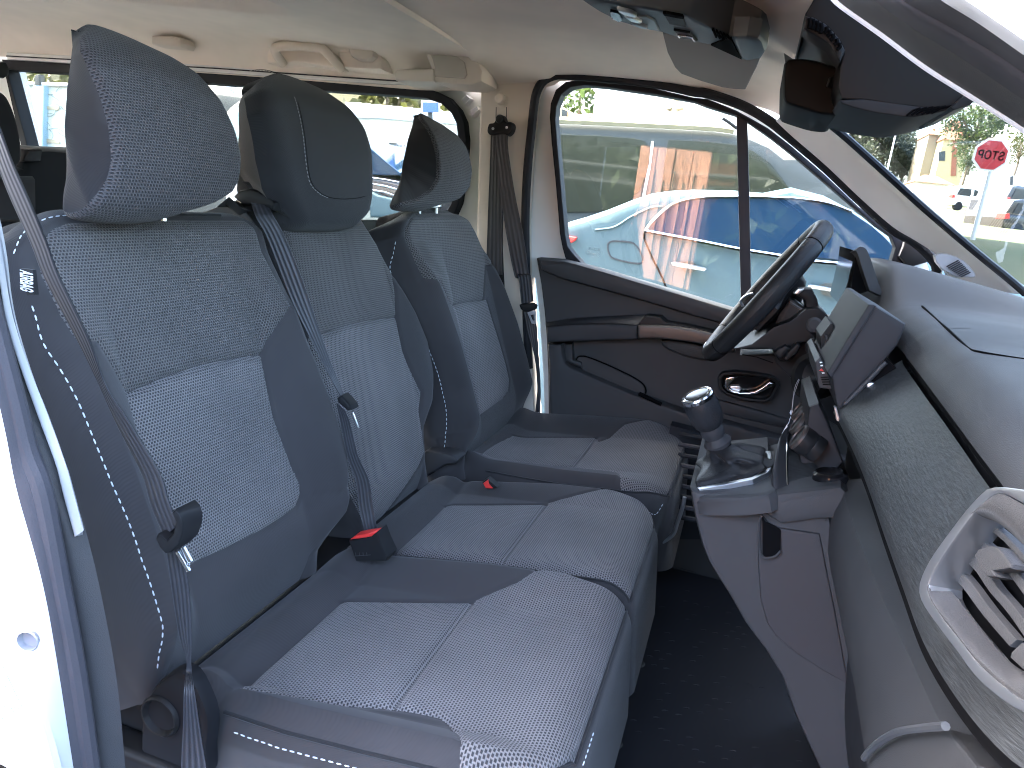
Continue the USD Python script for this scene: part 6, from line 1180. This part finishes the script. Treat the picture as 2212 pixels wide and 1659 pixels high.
def car(px, y, L, Hh, ang, m, label, name='parked_car'):
    p = aY(px, y); x0, z0 = p[0], p[2]; c, s = math.cos(ang), math.sin(ang)
    T = Thing(name, label, 'car', (x0, y, z0), 'cars parked outside')
    def pl(pts, w0, w1, bev=.05):
        P = np.array([(x0 + c*a*L - s*(-w0), y + s*a*L + c*(-w0), z0 + b*Hh) for a, b in pts]); return prism(P, np.array([-s, c, 0])*(w0 + w1), bev)
    T.part('body', pl([(-.5, .2), (-.5, .5), (-.46, .6), (-.2, .62), (.2, .62), (.42, .56), (.5, .45), (.5, .2)], .85, .85, .08), m)
    T.part('cabin', pl([(-.47, .58), (-.40, .95), (-.30, 1.0), (.02, 1.0), (.12, .95), (.27, .60)], .72, .72, .06), m)
    T.part('side_window', pl([(-.38, .64), (-.34, .90), (-.02, .92), (.07, .88), (.19, .64)], .74, .74, .0), mg)
    for a in (-.31, .31): T.part('wheel', lathe(np.array([x0 + c*a*L + s*.86, y + s*a*L - c*.86, z0 + .21*Hh]), [-s, c, 0], [(0, 0), (.2, 0), (.34, .02), (.34, .22), (0, .22)], 24), M['rubber'])
    T.part('tail_lamp', pl([(-.505, .48), (-.505, .6), (-.46, .62), (-.44, .5)], .86, -.5, .0), M['red'])
car((2078, 458), 62, 3.4, 1.7, .45, M['paint'], 'small white car parked on the slope below the houses')
car((2178, 478), 40, 3.3, 1.5, .7, plain('navy_paint', (.02, .025, .04), .2, coat=1), 'dark blue car on the slope beside the white one')
car((2195, 520), 30, 3.0, 1.3, .5, plain('black_paint', (.012, .012, .014), .2, coat=1), 'black car lowest on the slope at the right edge')
def house(px0, px1, y, top, roof, label, wm, rm, depth=8, wins=(), strips=()):
    a, b = aY(px0, y), aY(px1, y); zt = aY(top, y)[2]; zb = min(a[2], b[2]) - 3
    T = Thing('house', label, 'house', ((a[0] + b[0])/2, y, zb), 'houses beyond the windscreen')
    T.part('wall', rbox((a[0], y, zb), (b[0], y + depth, zt)), wm)
    if roof:
        rz = aY(roof, y)[2]; e = .06*(b[0] - a[0]); m0 = (a[0] + b[0])/2
        V = np.array([(a[0] - e, y - .4, zt), (b[0] + e, y - .4, zt), (b[0] + e, y + depth + .4, zt), (a[0] - e, y + depth + .4, zt), (a[0] + (b[0] - a[0])*.33, y + depth*.45, rz), (a[0] + (b[0] - a[0])*.67, y + depth*.45, rz)])
        T.part('roof', (V, np.array([(0, 1, 5), (0, 5, 4), (1, 2, 5), (2, 3, 4), (2, 4, 5), (3, 0, 4), (0, 2, 1), (0, 3, 2)])), rm, smooth=False)
    for w in wins: T.part('window', prism(np.array([aY(p, y - .05) for p in w]), [0, .2, 0]), mg)
    for w in strips: T.part('pilaster', prism(np.array([aY(p, y - .1) for p in w]), [0, .3, 0]), rm)
house(Q('B3', (1255, 1445))[0], Q('B3', (1480, 1445))[0], 118, Q('B3', (1300, 1165))[0], Q('B3', (1330, 960))[0], 'cream house with red hipped roof behind the stop sign', my, mr_, 9, [Q('B3', (1285, 1270), (1335, 1262), (1332, 1345), (1282, 1345))], [Q('B3', (1400, 1180), (1440, 1180), (1425, 1470), (1382, 1470))])
house(Q('B3', (1125, 1445))[0], Q('B3', (1245, 1445))[0], 122, Q('B3', (1150, 1120))[0], Q('B3', (1190, 1030))[0], 'shaded house left of the cream one', plain('house_grey', (.17, .15, .11), .85), mr_, 9)
house(Q('B3', (1075, 1580))[0], Q('B3', (1390, 1580))[0], 95, Q('B3', (1200, 1530))[0], Q('B3', (1200, 1445))[0], 'low house with pale red roof before the cream house', mw, mr_, 7)
house(Q('B3', (1790, 1640))[0], Q('B3', (2600, 1640))[0], 70, Q('B3', (1900, 1010))[0], None, 'tall white house at the right edge behind the stop sign', mw, mr_, 9, [Q('B3', (1880, 1480), (1905, 1470), (1900, 1560), (1878, 1560))])
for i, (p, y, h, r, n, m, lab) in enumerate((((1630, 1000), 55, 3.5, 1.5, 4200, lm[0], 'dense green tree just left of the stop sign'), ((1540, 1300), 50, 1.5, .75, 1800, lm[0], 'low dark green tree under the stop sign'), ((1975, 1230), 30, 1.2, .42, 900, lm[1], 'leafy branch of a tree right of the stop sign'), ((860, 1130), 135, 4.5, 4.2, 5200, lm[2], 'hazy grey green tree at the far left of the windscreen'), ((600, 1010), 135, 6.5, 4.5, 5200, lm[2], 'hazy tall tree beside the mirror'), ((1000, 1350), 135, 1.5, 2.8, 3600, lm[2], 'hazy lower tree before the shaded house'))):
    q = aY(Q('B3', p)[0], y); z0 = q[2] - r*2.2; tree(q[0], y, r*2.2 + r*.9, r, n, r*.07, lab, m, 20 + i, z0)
for p0, p1, y in (((945, 1020), (880, 1300), 60), ((1850, 1040), (1740, 1640), 40), ((1590, 1480), (1560, 1640), 45)):
    pl_ = Thing('street_pole', 'thin grey pole standing on the slope %s' % ('among the hazy trees' if p0[0] < 1000 else 'right behind the stop sign' if p0[0] > 1800 else 'just left of the stop sign post'), 'pole', aY(Q('B3', p1)[0], y), 'poles beyond the windscreen'); pl_.part('shaft', tube(np.array([aY(Q('B3', p0)[0], y), aY(Q('B3', p1)[0], y), aY(Q('B3', p1)[0], y) - [0, 0, 3]]), .06, 8), M['trim_grey'])
# --- reflected in the driver's window: an orange boarded pillar that stands behind the lens
op = Thing('terracotta_pillar', 'orange brown boarded pillar opposite the open door, mirrored in the driver window', 'pillar', (-.9, -3.6, -1.6))
mo = plain('terracotta', (.78, .37, .22), .8, var=.12, vscale=3)
for k in range(4): op.part('board', rbox((-1.26 + k*.18, -3.75, -1.6), (-1.26 + k*.18 + .172, -3.6 + .006*(k % 2), 1.0), .006), mo)
for k in range(7): op.part('crack', tube(np.array([(-1.2 + .1*k + .02*math.sin(k), -3.594, -.9 + .2*(k % 3)), (-1.19 + .1*k, -3.592, -.3), (-1.2 + .1*k + .02, -3.592, .3 + .1*(k % 2))]), .006, 5), bark)

hd_ = Thing('added_hedge', 'unseen row of dark green foliage added behind the lens to darken the window reflection', 'added_hedge', (0, -6.4, -1.6))  # added out of view, keeps bright ground out of the door glass reflection
g = np.random.default_rng(77); n = 9000; p = np.stack([g.uniform(-16, 16, n), -6.4 + g.uniform(-.5, .5, n), g.uniform(-1.6, 1.3, n) + .25*g.normal(size=n)], 1); u = unit(g.normal(size=(n, 3))); w = unit(np.cross(u, g.normal(size=(n, 3))))
hd_.part('foliage', (np.stack([p - u*.16, p + w*.09, p + u*.16, p - w*.09], 1).reshape(-1, 3), np.arange(4*n).reshape(n, 4)), lm[0], smooth=False); hd_.part('core', rbox((-16.2, -6.75, -1.6), (16.2, -6.1, 1.1), .1), plain('added_hedge_core', (.02, .03, .01), .9))
solo('ground', rbox((-20,-20,-1.65),(20,20,-1.6)), M['plastic'], kind='structure')
